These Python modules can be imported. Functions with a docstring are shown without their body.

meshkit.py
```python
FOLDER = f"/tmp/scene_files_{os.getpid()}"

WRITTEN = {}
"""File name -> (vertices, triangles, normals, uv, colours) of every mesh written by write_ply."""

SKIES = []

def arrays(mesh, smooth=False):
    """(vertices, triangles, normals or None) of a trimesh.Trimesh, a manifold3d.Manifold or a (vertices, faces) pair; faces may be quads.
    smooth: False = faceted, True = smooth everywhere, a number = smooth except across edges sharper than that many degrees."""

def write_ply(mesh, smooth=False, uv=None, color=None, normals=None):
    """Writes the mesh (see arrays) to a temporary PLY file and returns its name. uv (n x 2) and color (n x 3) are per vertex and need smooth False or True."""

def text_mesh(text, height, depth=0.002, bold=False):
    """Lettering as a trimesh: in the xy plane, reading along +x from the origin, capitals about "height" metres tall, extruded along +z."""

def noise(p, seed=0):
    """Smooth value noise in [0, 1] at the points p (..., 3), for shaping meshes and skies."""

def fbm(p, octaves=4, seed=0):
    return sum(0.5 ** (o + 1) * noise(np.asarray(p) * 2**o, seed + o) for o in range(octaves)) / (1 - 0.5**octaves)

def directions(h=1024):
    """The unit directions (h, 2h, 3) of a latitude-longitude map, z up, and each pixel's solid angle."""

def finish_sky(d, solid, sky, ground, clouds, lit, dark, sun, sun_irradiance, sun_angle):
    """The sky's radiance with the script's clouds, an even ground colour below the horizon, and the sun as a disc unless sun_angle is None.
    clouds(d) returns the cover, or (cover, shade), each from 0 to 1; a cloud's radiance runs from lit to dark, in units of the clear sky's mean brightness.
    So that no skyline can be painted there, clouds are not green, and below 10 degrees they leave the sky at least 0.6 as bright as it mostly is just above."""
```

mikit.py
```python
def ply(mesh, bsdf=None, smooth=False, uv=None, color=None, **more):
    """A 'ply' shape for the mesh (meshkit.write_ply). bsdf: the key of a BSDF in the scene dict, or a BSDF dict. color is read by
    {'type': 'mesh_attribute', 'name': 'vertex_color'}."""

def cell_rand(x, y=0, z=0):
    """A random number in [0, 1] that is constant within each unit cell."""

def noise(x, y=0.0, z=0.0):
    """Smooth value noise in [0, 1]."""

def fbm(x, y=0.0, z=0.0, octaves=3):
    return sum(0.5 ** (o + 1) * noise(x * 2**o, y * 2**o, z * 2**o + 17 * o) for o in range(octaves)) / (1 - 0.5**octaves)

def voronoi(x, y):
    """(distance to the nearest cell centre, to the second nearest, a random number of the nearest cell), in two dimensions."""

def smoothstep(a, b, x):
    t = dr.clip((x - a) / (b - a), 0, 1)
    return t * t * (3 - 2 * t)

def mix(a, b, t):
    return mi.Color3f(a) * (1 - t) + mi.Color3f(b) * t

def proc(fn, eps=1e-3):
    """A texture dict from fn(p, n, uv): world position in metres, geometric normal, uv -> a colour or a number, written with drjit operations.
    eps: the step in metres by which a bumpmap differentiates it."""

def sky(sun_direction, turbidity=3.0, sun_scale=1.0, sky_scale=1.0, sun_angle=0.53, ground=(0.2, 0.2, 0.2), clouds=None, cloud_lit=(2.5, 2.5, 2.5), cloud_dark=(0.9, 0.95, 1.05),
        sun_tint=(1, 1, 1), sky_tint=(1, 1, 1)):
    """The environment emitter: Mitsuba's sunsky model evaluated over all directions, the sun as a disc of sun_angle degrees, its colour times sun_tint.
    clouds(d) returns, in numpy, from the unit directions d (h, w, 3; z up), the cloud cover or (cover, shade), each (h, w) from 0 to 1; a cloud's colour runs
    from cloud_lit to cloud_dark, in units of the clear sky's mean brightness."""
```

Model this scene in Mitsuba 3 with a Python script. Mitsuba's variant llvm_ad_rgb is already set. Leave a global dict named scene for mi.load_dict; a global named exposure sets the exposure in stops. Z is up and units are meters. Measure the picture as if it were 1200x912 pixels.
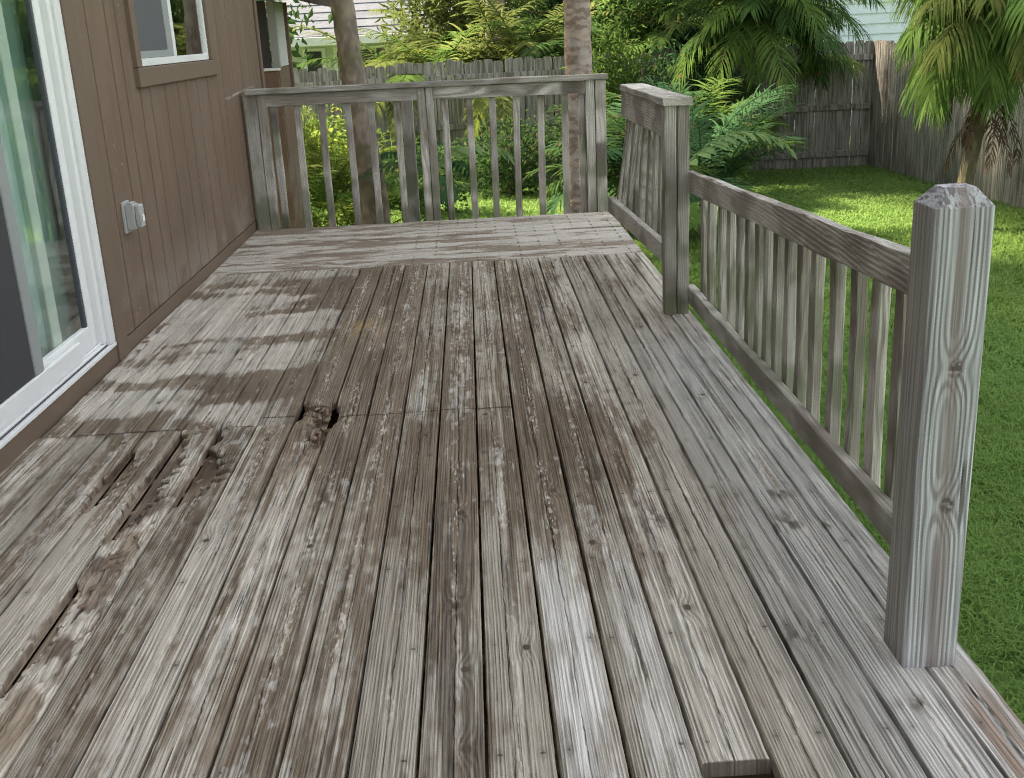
import math, random
import numpy as np, trimesh, drjit as dr, mitsuba as mi
import mikit, meshkit
from mikit import proc, noise, fbm, voronoi, smoothstep, mix, cell_rand

# ---------------------------------------------------------------- camera, sky, exposure
scene, labels = {"type": "scene"}, {}
T = mi.ScalarTransform4f
PITCH, ROLL, YAW, EYE = 0.31565, -0.05033, 0.02521, 1.4338
_F = np.array([math.sin(YAW) * math.cos(PITCH), math.cos(YAW) * math.cos(PITCH), -math.sin(PITCH)])
_R = np.array([math.cos(YAW), -math.sin(YAW), 0.0]); _U = np.cross(_R, _F)
_UP = -math.sin(ROLL) * _R + math.cos(ROLL) * _U
CAM = np.array([0, 0, EYE])
scene["camera"] = {"type": "perspective", "fov": 49.93, "fov_axis": "x", "near_clip": 0.05, "far_clip": 900.0,
                   "to_world": T().look_at(origin=CAM.tolist(), target=(CAM + _F).tolist(), up=_UP.tolist())}
exposure = 4.05
SUN = (-0.62, 0.32, 0.72)
scene["daylight"] = mikit.sky(SUN, turbidity=3, sun_scale=1.0, sun_angle=2.5, clouds=lambda d: 0.75 + 0.25 * meshkit.fbm(d * 3.0, 3), cloud_lit=(1.2, 1.19, 1.16), cloud_dark=(0.7, 0.73, 0.78))
LAWN = -0.8
rng = np.random.default_rng(7)


# ---------------------------------------------------------------- helpers
def numbered(key):
    if key not in used:
        used.add(key); return key
    n = 1
    while f"{key}_{n:03d}" in used: n += 1
    used.add(f"{key}_{n:03d}"); return f"{key}_{n:03d}"
used = set()
def thing(name, label, cat, group=None):
    key = numbered(name); labels[key] = {"label": label, "category": cat}
    if group: labels[key]["group"] = group
    return key
def obj(name, mesh, bsdf, parent=None, smooth=False, uv=None, label=None, kind=None):
    key = numbered(f"{parent}__{name}" if parent else name)
    scene[key] = mikit.ply(mesh, bsdf, smooth=smooth, uv=uv)
    if label or kind:
        labels[key] = {}
        if label: labels[key]["label"] = label
        if kind: labels[key]["kind"] = kind
    return key
def single(name, mesh, bsdf, label, cat, group=None, smooth=False, uv=None):
    key = obj(name, mesh, bsdf, smooth=smooth, uv=uv)
    labels[key] = {"label": label, "category": cat}
    if group: labels[key]["group"] = group
    return key
def cat(parts):
    vs, fs, n = [], [], 0
    for v, f in parts:
        f = np.asarray(f)
        if f.shape[1] == 4: f = np.vstack([f[:, [0, 1, 2]], f[:, [0, 2, 3]]])
        vs.append(v); fs.append(f + n); n += len(v)
    return np.vstack(vs), np.vstack(fs)
def box(x0, x1, y0, y1, z0, z1, ch=0.0):
    """A box; ch chamfers every edge."""
    if ch <= 0:
        m = trimesh.creation.box(bounds=[[x0, y0, z0], [x1, y1, z1]]); return np.array(m.vertices), np.array(m.faces)
    pts = []
    for X in (0, 1):
        for Y in (0, 1):
            for Z in (0, 1):
                for k in range(3):
                    q = [(x0, x1)[X], (y0, y1)[Y], (z0, z1)[Z]]
                    for j in range(3):
                        if j != k: q[j] += ch * (1 - 2 * (X, Y, Z)[j])
                    pts.append(q)
    m = trimesh.convex.convex_hull(np.array(pts)); return np.array(m.vertices), np.array(m.faces)
def beam(p0, p1, w, h, side, seg=5, ch=0.004, rough=0.0012, seed=0, bow=0.0):
    """A sawn timber from p0 to p1 (axis of its middle): w along 'side', h along the other way, with worn arrises and a slightly wavy surface."""
    p0, p1, s = (np.asarray(q, float) for q in (p0, p1, side))
    t = (p1 - p0) / np.linalg.norm(p1 - p0); s = s - t * (s @ t); s /= np.linalg.norm(s); u = np.cross(t, s)
    a, b = w / 2, h / 2
    prof = np.array([(-a + ch, -b), (a - ch, -b), (a, -b + ch), (a, b - ch), (a - ch, b), (-a + ch, b), (-a, b - ch), (-a, -b + ch)])
    V = []
    r = np.random.default_rng(seed)
    for i in range(seg + 1):
        k = i / seg
        c = p0 + (p1 - p0) * k + s * bow * math.sin(math.pi * k)
        q = prof + r.normal(0, rough, prof.shape)
        V.append(c + q[:, :1] * s + q[:, 1:] * u)
    V = np.vstack(V); F = []
    for i in range(seg):
        for j in range(8):
            F.append((i * 8 + j, i * 8 + (j + 1) % 8, i * 8 + 8 + (j + 1) % 8, i * 8 + 8 + j))
    F = [(f[0], f[1], f[2]) for f in F] + [(f[0], f[2], f[3]) for f in F]
    n = seg * 8
    for j in range(1, 7): F += [(0, j + 1, j), (n, n + j, n + j + 1)]
    return V, np.array(F)
def seeded(mesh, s):
    return np.tile([[s % 1.0 * 0.98 + 0.01, 0.5]], (len(mesh[0]), 1))
def wood(name, mesh, bsdf, parent, s, **kw):
    return obj(name, mesh, bsdf, parent, uv=seeded(mesh, s), **kw)
def tube(pts, radii, sides=8, wob=0.0, seed=0):
    v, f = [], []
    p = np.asarray(pts, float); t = np.gradient(p, axis=0); t /= np.linalg.norm(t, axis=1, keepdims=True)
    ref = np.array([1.0, 0, 0]) if abs(t[0][0]) < 0.8 else np.array([0, 1.0, 0])
    a = np.cross(t, ref); a /= np.linalg.norm(a, axis=1, keepdims=True); b = np.cross(t, a)
    ang = np.arange(sides) * 2 * np.pi / sides
    R = np.broadcast_to(radii, (len(p),))
    V = p[:, None] + R[:, None, None] * (np.cos(ang)[None, :, None] * a[:, None] + np.sin(ang)[None, :, None] * b[:, None])
    if wob: V = V + (V - p[:, None]) * (meshkit.fbm(V * np.array([9, 9, 22]), 3, seed)[..., None] - 0.5) * wob
    i, j = np.meshgrid(np.arange(len(p) - 1), np.arange(sides), indexing="ij")
    q = np.stack([i * sides + j, i * sides + (j + 1) % sides, (i + 1) * sides + (j + 1) % sides, (i + 1) * sides + j], -1).reshape(-1, 4)
    F = np.vstack([q[:, [0, 1, 2]], q[:, [0, 2, 3]]])
    c0, c1 = len(p) * sides, len(p) * sides + 1
    cap = [(c0, (k + 1) % sides, k) for k in range(sides)] + [(c1, c0 - sides + k, c0 - sides + (k + 1) % sides) for k in range(sides)]
    return np.vstack([V.reshape(-1, 3), p[:1], p[-1:]]), np.vstack([F, cap])


# ---------------------------------------------------------------- materials
def rgb(c): return {"type": "rgb", "value": list(c)}
def plain(name, c, rough=0.6, spec=0.3, metallic=0.0):
    scene[name] = {"type": "twosided", "b": {"type": "principled", "base_color": rgb(c), "roughness": rough, "specular": spec, "metallic": metallic}}
def textured(name, fn, bump=None, scale=1.0, rough=0.85, spec=0.15, eps=1e-3):
    b = {"type": "principled", "base_color": proc(fn), "roughness": rough, "specular": spec}
    if bump: b = {"type": "bumpmap", "arbitrary": proc(bump, eps=eps), "scale": scale, "bsdf": b}
    scene[name] = {"type": "twosided", "b": b}

GAP0, PITCHB = -0.042, 0.145
def band(v, a, b, s):
    return smoothstep(a - s, a + s, v) * (1 - smoothstep(b - s, b + s, v))
KNOTS = ((-0.115, 2.58), (-0.10, 3.17), (-0.085, 1.97), (0.285, 2.91), (0.485, 2.50), (0.20, 3.30))
SMUDGES = ((0.905, 3.17, 0.05, 0.045), (1.03, 3.17, 0.03, 0.035), (0.875, 2.95, 0.04, 0.07), (0.99, 2.93, 0.03, 0.03), (0.72, 2.32, 0.03, 0.05), (0.90, 2.02, 0.05, 0.03), (0.50, 3.05, 0.05, 0.10), (-0.55, 3.35, 0.06, 0.08))
def deck_parts(p):
    q = (p.x - GAP0) / PITCHB; k = dr.floor(q); u = (q - k - 0.5) * PITCHB
    seg = dr.select(p.y > 7.131, 1.0, 0.0) + dr.select((p.y < 4.115) & (p.x < -0.62), 2.0, 0.0)
    r1, r2, r3 = cell_rand(k, seg, 3), cell_rand(k, seg, 7), cell_rand(k, seg, 11)
    warp = (noise(u * 20, p.y * 1.3, r1 * 50) - 0.5)
    depth = 0.012 + 0.05 * r2 + 0.02 * (noise(p.y * 0.9, r1 * 90) - 0.5)
    # knots
    ky = p.y * 1.15 + r1 * 9; kc = dr.floor(ky); kr = cell_rand(k, kc, 21); kv = (ky - kc - 0.5) / 1.15; ku = u - (cell_rand(k, kc, 5) - 0.5) * 0.09
    on = dr.select(kr > 0.74, 1.0, 0.0)
    kd = on * dr.exp(-(dr.square(ku / 0.022) + dr.square(kv / 0.055)))
    core = on * (1 - smoothstep(0.006, 0.013, dr.sqrt(dr.square(ku) + dr.square(kv * 0.7))))
    for kx, kyy in KNOTS:
        ex, ey = p.x - kx, p.y - kyy
        kd = kd + dr.exp(-(dr.square(ex / 0.024) + dr.square(ey / 0.05)))
        core = dr.maximum(core, 1 - smoothstep(0.007, 0.015, dr.sqrt(dr.square(ex) + dr.square(ey * 0.7))))
    r = dr.sqrt(dr.square(u + 0.018 * (r3 - 0.5) + warp * 0.012) + dr.square(depth)) + kd * 0.013
    ring = dr.sin(r * (2 * dr.pi / 0.0068) + (noise(u * 160, p.y * 2.5) - 0.5) * 2.2)
    fibre = noise(u * 420, p.y * 5.0, r1 * 30)
    fine = noise(u * 900, p.y * 14.0, r2 * 30)
    return k, u, r1, r2, r3, ring, fibre, fine, core, kd
def deck_color(p, n, uv):
    k, u, r1, r2, r3, ring, fibre, fine, core, kd = deck_parts(p)
    big = fbm(p.x * 1.7, p.y * 0.9, 3.0, octaves=3)
    mid = fbm(p.x * 9, p.y * 3.2, 9.0 + r1 * 40, octaves=3)
    small = fbm(p.x * 42, p.y * 17, 5.0 + r2 * 40, octaves=3)
    along = fbm(p.x * 60, p.y * 1.6 + r1 * 20, 2.0, octaves=3)
    # how damp / dirty each part of the deck is, plus dark cross bands at left
    mid_zone = band(p.x, -0.95, 0.55, 0.3) * band(p.y, 3.3, 7.1, 0.6)
    far = smoothstep(7.10, 7.16, p.y)
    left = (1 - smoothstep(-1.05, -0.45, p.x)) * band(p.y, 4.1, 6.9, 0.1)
    near_left = (1 - smoothstep(-0.7, -0.3, p.x)) * (1 - smoothstep(3.0, 4.1, p.y))
    right = smoothstep(0.55, 0.85, p.x) * (1 - smoothstep(4.6, 5.6, p.y))
    dirt_and_bands = 0.36 + 0.30 * mid_zone - 0.22 * right - 0.16 * near_left - 0.3 * far + (r1 - 0.5) * 0.22
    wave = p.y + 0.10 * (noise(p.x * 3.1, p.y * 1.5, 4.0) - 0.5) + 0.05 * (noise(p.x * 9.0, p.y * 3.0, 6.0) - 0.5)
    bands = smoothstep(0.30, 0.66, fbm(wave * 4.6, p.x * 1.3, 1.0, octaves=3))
    dirt_and_bands = dirt_and_bands + left * (0.78 * bands - 0.33)  # wavy bands across the left boards, alternately darker and paler
    d = smoothstep(0.30, 0.72, dirt_and_bands + 0.75 * (big - 0.5) + 0.48 * (mid - 0.5) + 0.40 * (small - 0.5) + 0.85 * (along - 0.5))
    bare = mix((0.330, 0.303, 0.253), (0.430, 0.407, 0.362), smoothstep(0.3, 0.7, along * 0.6 + r2 * 0.4))
    bare = mix(bare, (0.42, 0.43, 0.44), right * 0.5)
    bare = mix(bare, (0.44, 0.405, 0.35), near_left * 0.6)
    bare = mix(bare, (0.53, 0.50, 0.45), far * 0.9)
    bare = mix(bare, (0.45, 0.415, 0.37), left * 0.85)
    damp = mix((0.132, 0.104, 0.077), (0.205, 0.164, 0.124), noise(p.x * 6, p.y * 2.2, 8.0))
    c = mix(bare, damp, d)
    # bleached flaking patches, strongest on one board
    by_crack = dr.exp(-dr.square(u / 0.016))
    patch = band(p.x, 0.115, 0.235, 0.006) * band(p.y, 1.0, 2.75, 0.35) * 0.42 + band(p.x, 0.28, 0.38, 0.01) * band(p.y, 1.5, 2.9, 0.3) * 0.14 + band(p.x, -0.16, -0.06, 0.01) * band(p.y, 3.9, 6.6, 0.4) * 0.15
    fl = smoothstep(0.60, 0.72, 0.55 * fbm(p.x * 75, p.y * 19, 12.0 + r3 * 30, octaves=3) + 0.45 * fbm(p.x * 11, p.y * 2.6, 15.0 + r1 * 30, octaves=2) + 0.10 * by_crack * dr.select(r3 > 0.4, 1.0, 0.2) + patch - 0.02)
    c = mix(c, (0.48, 0.47, 0.445), fl * (0.3 + 0.4 * small) * (1 - band(p.x, -1.21, -1.05, 0.01) * band(p.y, 1.8, 4.1, 0.1)))
    streak = smoothstep(0.62, 0.80, noise(p.x * 260, p.y * 2.6, r1 * 60)) * 0.45 + smoothstep(0.70, 0.84, noise(p.x * 520, p.y * 6.0, r2 * 60)) * 0.4
    c = c * (1 - streak)
    crk = dr.exp(-dr.square(u / 0.02)) * smoothstep(0.62, 0.74, noise(p.x * 210, p.y * 45, 3.0)) * smoothstep(0.35, 0.6, noise(p.y * 6, r1 * 80))
    c = mix(c, (0.50, 0.475, 0.43), crk * 0.55)
    chalk = dr.maximum(band(p.x, 0.118, 0.232, 0.014) * (1 - smoothstep(2.45, 2.95, p.y)), 0.8 * band(p.x, 0.30, 0.375, 0.02) * band(p.y, 1.7, 2.7, 0.3)) * smoothstep(0.36, 0.56, fbm(p.x * 30, p.y * 6, 21.0, octaves=3) + 0.05)
    c = mix(c, (0.54, 0.53, 0.51), chalk * (0.6 + 0.5 * small))
    # the far strip: thin brown streaks across the boards
    ws = p.y + 0.16 * (noise(p.x * 2.2, p.y * 2.0, 14.0) - 0.5)
    c = mix(c, (0.17, 0.13, 0.098), far * smoothstep(0.50, 0.66, fbm(ws * 15, p.x * 1.9, 2.0, octaves=3)) * 0.8)
    # old rot: raw tan wood and brown crumble
    rot = dr.maximum(band(p.x, -1.20, -1.06, 0.012) * band(p.y, 2.0, 3.5, 0.12), band(p.x, -0.765, -0.625, 0.012) * band(p.y, 3.62, 4.32, 0.08)) * smoothstep(0.36, 0.58, fbm(p.x * 18, p.y * 8, 3.0, octaves=3))
    rot = dr.maximum(rot, smoothstep(-0.010, -0.018, p.z) * (1 - smoothstep(-0.55, -0.5, p.x)))
    c = mix(c, mix((0.25, 0.195, 0.145), (0.095, 0.066, 0.048), smoothstep(0.35, 0.65, mid)), rot * 0.85)
    for sx, sy, wx, wy in SMUDGES:
        c = mix(c, (0.075, 0.06, 0.048), dr.exp(-(dr.square((p.x - sx) / wx) + dr.square((p.y - sy) / wy))) * smoothstep(0.38, 0.58, small) * 0.85)
    stripes = band(p.x, -0.185, -0.045, 0.004) * (1 - smoothstep(3.0, 3.6, p.y)) * smoothstep(0.48, 0.62, noise(u * 75, p.y * 1.8, 33.0))
    c = mix(c, (0.10, 0.083, 0.068), stripes * 0.8)
    c = mix(c, (0.19, 0.125, 0.085), smoothstep(0.955, 0.985, p.x) * (1 - smoothstep(1.95, 2.25, p.y)) * smoothstep(0.35, 0.6, along) * 0.75)
    # rusty stain
    rust = dr.exp(-(dr.square((p.x + 0.62) / 0.09) + dr.square((p.y - 5.55) / 0.16))) * smoothstep(0.4, 0.6, small)
    c = mix(c, (0.33, 0.235, 0.12), rust * 0.8)
    # grain, ridges, knots
    g = 0.94 + 0.21 * ring * (1 - 0.5 * far) + 0.50 * (fibre - 0.5) + 0.55 * (fine - 0.5)
    c = c * dr.maximum(g, 0.25)
    c = mix(c, (0.075, 0.058, 0.046), core * 0.75 + 0.25 * kd)
    # dark spots where the nails are
    j = dr.abs((p.y - 4.12) / 0.435 - dr.round((p.y - 4.12) / 0.435)) * 0.435
    nu = dr.abs(dr.abs(u) - 0.045)
    nail = 1 - smoothstep(0.0035, 0.006, dr.sqrt(dr.square(nu + 0.004 * (r1 - 0.5)) + dr.square(j)))
    stain = 1 - smoothstep(0.004, 0.02, dr.sqrt(dr.square(nu) + dr.square(j * 0.55)))
    nr = smoothstep(0.35, 0.75, cell_rand(k, dr.round((p.y - 4.12) / 0.435), dr.select(u > 0, 1.0, 2.0)))
    c = mix(c, (0.05, 0.04, 0.034), dr.maximum(nail * 0.8, stain * 0.3) * nr)
    c = mix(c, (0.085, 0.07, 0.056), (1 - smoothstep(1.873, 1.879, p.y)) * band(p.x, 0.39, 0.54, 0.002) * 0.8)
    return c * (0.88 + 0.24 * r2)
def deck_bump(p, n, uv):
    k, u, r1, r2, r3, ring, fibre, fine, core, kd = deck_parts(p)
    return 0.45 * ring + 1.1 * (fibre - 0.5) + 0.5 * (fine - 0.5) + 2.2 * (fbm(p.x * 40, p.y * 14, 5.0, octaves=2) - 0.5) - core * 0.8
PC = 1.731 / 12
def cross_point(p): return mi.Point3f(GAP0 + PITCHB * 40 + (p.y - 7.135) / PC * PITCHB, p.x, p.z)
def cross_color(p, n, uv):
    k, u, r1, r2, r3, ring, fibre, fine, core, kd = deck_parts(cross_point(p))
    mid = fbm(p.x * 2.6, p.y * 8, 9.0 + r1 * 40, octaves=3); small = fbm(p.x * 12, p.y * 40, 5.0 + r2 * 40, octaves=2)
    c = mix((0.36, 0.338, 0.30), (0.50, 0.478, 0.435), r1 * 0.5 + 0.5 * small)
    c = mix(c, (0.17, 0.132, 0.098), smoothstep(0.42, 0.64, mid + 0.45 * (small - 0.5) + 0.20 * (r2 - 0.5) - 0.10 * smoothstep(-0.6, 0.6, p.x)) * 0.85)
    c = c * dr.maximum(0.95 + 0.12 * ring + 0.35 * (fibre - 0.5) + 0.3 * (fine - 0.5), 0.3)
    j = dr.abs(p.x / 0.145 - dr.round(p.x / 0.145)) * 0.145
    nail = (1 - smoothstep(0.004, 0.009, j)) * smoothstep(0.25, 0.5, cell_rand(k, dr.round(p.x / 0.145), 9)) * smoothstep(-0.9, -0.2, p.x)
    return mix(c, (0.07, 0.055, 0.045), nail * 0.7 * smoothstep(0.02, 0.05, dr.abs(u)))
def cross_bump(p, n, uv): return deck_bump(cross_point(p), n, uv)
textured("mat_deck_cross", cross_color, cross_bump, 0.0015, eps=6e-4)
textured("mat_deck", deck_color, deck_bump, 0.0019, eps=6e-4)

def solid_wood(axis, light, dark, damp, spacing=0.0062, green=0.0):
    def parts(p, uv):
        a, b, l = {"z": (p.x, p.y, p.z), "y": (p.x, p.z, p.y), "x": (p.y, p.z, p.x)}[axis]
        s = uv.x
        th = s * 5.0
        d = a * dr.cos(th) + b * dr.sin(th) + (noise(a * 9, b * 9, l * 1.6 + s * 40) - 0.5) * 0.020 + (noise(l * 5.0, s * 70) - 0.5) * 0.006
        ring = dr.sin(d * (2 * dr.pi / spacing))
        fib = noise((a + b) * 330 + s * 90, (a - b) * 330, l * 5)
        blotch = fbm(a * 7 + s * 20, b * 7, l * 3.0, octaves=3)
        return s, ring, fib, blotch, l
    def col(p, n, uv):
        s, ring, fib, blotch, l = parts(p, uv)
        c = mix(light, damp, smoothstep(0.38, 0.66, blotch + 0.15 * (s - 0.5)))
        c = mix(c, dark, smoothstep(0.15, 0.95, ring) * 0.45)
        crack = smoothstep(0.76, 0.84, noise((a + b) * 190 + s * 50, (a - b) * 190, l * 2.4)) * smoothstep(0.42, 0.6, noise(l * 3.0, s * 90, 4.0))
        c = mix(c, (0.075, 0.064, 0.055), crack * 0.75)
        c = c * (0.66 + 0.68 * fib) * (0.86 + 0.28 * cell_rand(s * 997.0))
        if green:
            c = mix(c, (0.10, 0.125, 0.06), green * smoothstep(0.45, 0.7, fbm(p.x * 11, p.y * 11, p.z * 6, octaves=2) + 0.25 * (1 - smoothstep(0.0, 0.55, p.z)) - 0.1))
        return c
    def bump(p, n, uv):
        s, ring, fib, blotch, l = parts(p, uv)
        return 0.5 * ring + 1.0 * (fib - 0.5) + 1.2 * (blotch - 0.5)
    return col, bump
for ax in "xyz":
    c_, b_ = solid_wood(ax, (0.44, 0.425, 0.395), (0.17, 0.15, 0.13), (0.25, 0.23, 0.205), green=0.55 if ax == "z" else 0.25)
    textured("mat_rail_" + ax, c_, b_, 0.0011, eps=7e-4)
def post_parts(p):
    a, b, z = p.x - 0.978, p.y - 2.222, p.z
    w = noise(z * 2.1, 3.0) - 0.5
    px, py = -0.004 + 0.012 * w, -0.052 + 0.022 * (noise(z * 1.7, 9.0) - 0.5)
    def knot(z0, x0): return dr.exp(-(dr.square((a - x0) / 0.034) + dr.square((z - z0) / 0.055) + dr.square((b + 0.07) / 0.05)))
    kk = knot(0.715, 0.006) + knot(0.405, 0.010)
    r = dr.sqrt(dr.square(a - px) + dr.square((b - py) * 0.9)) + kk * 0.023 + 0.0018 * (noise(z * 6, a * 40, b * 40) - 0.5)
    wav = r + 0.0032 * (noise(r * 95, 4.0) - 0.5) + 0.0012 * (noise(a * 230, b * 230, z * 9) - 0.5)
    late = smoothstep(0.12, 1.0, 0.5 + 0.5 * dr.sin(wav * (2 * dr.pi / 0.0104))) * (0.50 + 0.40 * noise(r * 150, z * 1.5, 6.0))
    late = mi.Float(late) * (1 - smoothstep(1.05, 1.056, z)) + smoothstep(1.05, 1.056, z) * (0.15 + 0.75 * smoothstep(0.40, 0.66, fbm(a * 210, b * 60, z * 60, octaves=3)))
    def core(z0, x0): return 1 - smoothstep(0.010, 0.022, dr.sqrt(dr.square(a - x0) + dr.square((z - z0) * 0.8)) + dr.maximum(b + 0.04, 0))
    kn = dr.maximum(core(0.715, 0.006), core(0.405, 0.010)) * smoothstep(0.25, 0.5, noise(a * 150, z * 120, 2.0))
    fib = noise(a * 420, b * 420, z * 6)
    return a, b, z, late, kn, kk, fib
def post_color(p, n, uv):
    a, b, z, late, kn, kk, fib = post_parts(p)
    heart = dr.exp(-dr.square((a - 0.004 - 0.010 * (noise(z * 2.4, 5.0) - 0.5)) / (0.012 + 0.012 * noise(z * 3.0, 1.0)))) * smoothstep(0.01, -0.03, b)
    c = mix((0.385, 0.40, 0.425), (0.115, 0.105, 0.105), late)
    chk = smoothstep(0.80, 0.86, noise(a * 150 + 3, b * 150, z * 2.2)) * smoothstep(0.4, 0.6, noise(a * 30, b * 30, z * 7))
    c = mix(c, (0.06, 0.052, 0.05), chk * 0.8)
    c = mix(c, (0.19, 0.155, 0.148), heart * 0.75)
    c = mix(c, (0.25, 0.236, 0.214), smoothstep(-0.058, -0.050, b) * (1 - smoothstep(1.045, 1.055, z)) * 0.7)  # sides darker than the sky-lit front: shade put into the colour
    c = mix(c, (0.075, 0.06, 0.058), kn * 0.85)
    c = mix(c, (0.12, 0.10, 0.09), (1 - smoothstep(0.0, 0.05, z)) * 0.5 * noise(a * 60, b * 60, z * 20))
    return c * (0.66 + 0.68 * fib)
def post_bump(p, n, uv):
    a, b, z, late, kn, kk, fib = post_parts(p)
    top = smoothstep(1.04, 1.06, z)
    return 0.9 * late + 0.6 * (fib - 0.5) - 0.6 * kn + top * 5 * (fbm(p.x * 160, p.y * 160, p.z * 160, octaves=2) - 0.5)
textured("mat_corner_post", post_color, post_bump, 0.0005, eps=6e-4)

def siding_color(p, n, uv):
    f = fbm(p.y * 60, p.z * 6, p.x * 60, octaves=3)
    c = mix((0.115, 0.080, 0.056), (0.146, 0.104, 0.075), f) * (0.92 + 0.16 * fbm(p.y * 1.3, p.z * 1.1, 1.0, octaves=2))
    spots = smoothstep(0.90, 0.95, noise(p.y * 75, p.z * 60, 2.0)) * smoothstep(0.5, 0.7, noise(p.y * 3, p.z * 3, 6.0))
    c = mix(c, (0.22, 0.19, 0.155), (1 - smoothstep(0.06, 0.42, p.z)) * smoothstep(0.35, 0.65, fbm(p.y * 5, p.z * 7, 3.0, octaves=3)) * 0.55)
    c = mix(c, (0.20, 0.165, 0.135), 0.12 * smoothstep(0.5, 0.7, fbm(p.y * 7, p.z * 1.2, 8.0, octaves=3)))
    sc = (1 - smoothstep(0.004, 0.012, dr.abs(p.z - 1.06 - 0.03 * (p.y - 8.5) - 0.02 * (noise(p.y * 4, 2.0) - 0.5)))) * band(p.y, 8.35, 9.5, 0.1) * noise(p.y * 20, 7.0)
    c = mix(c, (0.36, 0.33, 0.29), sc * 0.8)
    return mix(c, (0.30, 0.26, 0.22), spots * 0.5)
def siding_bump(p, n, uv):
    return fbm(p.y * 160, p.z * 14, p.x * 160, octaves=2)
textured("mat_siding", siding_color, siding_bump, 0.0006, rough=0.75, spec=0.25)
plain("mat_brown_trim", (0.132, 0.096, 0.070), 0.6)
plain("mat_groove", (0.05, 0.038, 0.03), 0.9)
plain("mat_white", (0.62, 0.635, 0.64), 0.35, 0.5)
plain("mat_gasket", (0.05, 0.055, 0.065), 0.5)
plain("mat_mint_stile", (0.42, 0.55, 0.47), 0.5)
plain("mat_grey_stile", (0.24, 0.26, 0.26), 0.5)
plain("mat_screen", (0.045, 0.045, 0.05), 0.85)
plain("mat_window_screen", (0.085, 0.088, 0.095), 0.85)
plain("mat_outlet", (0.33, 0.34, 0.345), 0.45, 0.5)
plain("mat_room", (0.10, 0.10, 0.10), 0.9)
plain("mat_rust", (0.2, 0.09, 0.04), 0.8)
scene["mat_glass"] = {"type": "thindielectric", "int_ior": 1.6}
scene["mat_curtain"] = {"type": "twosided", "b": {"type": "principled", "base_color": rgb((0.43, 0.64, 0.57)), "roughness": 0.9, "sheen": 0.3}}
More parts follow.
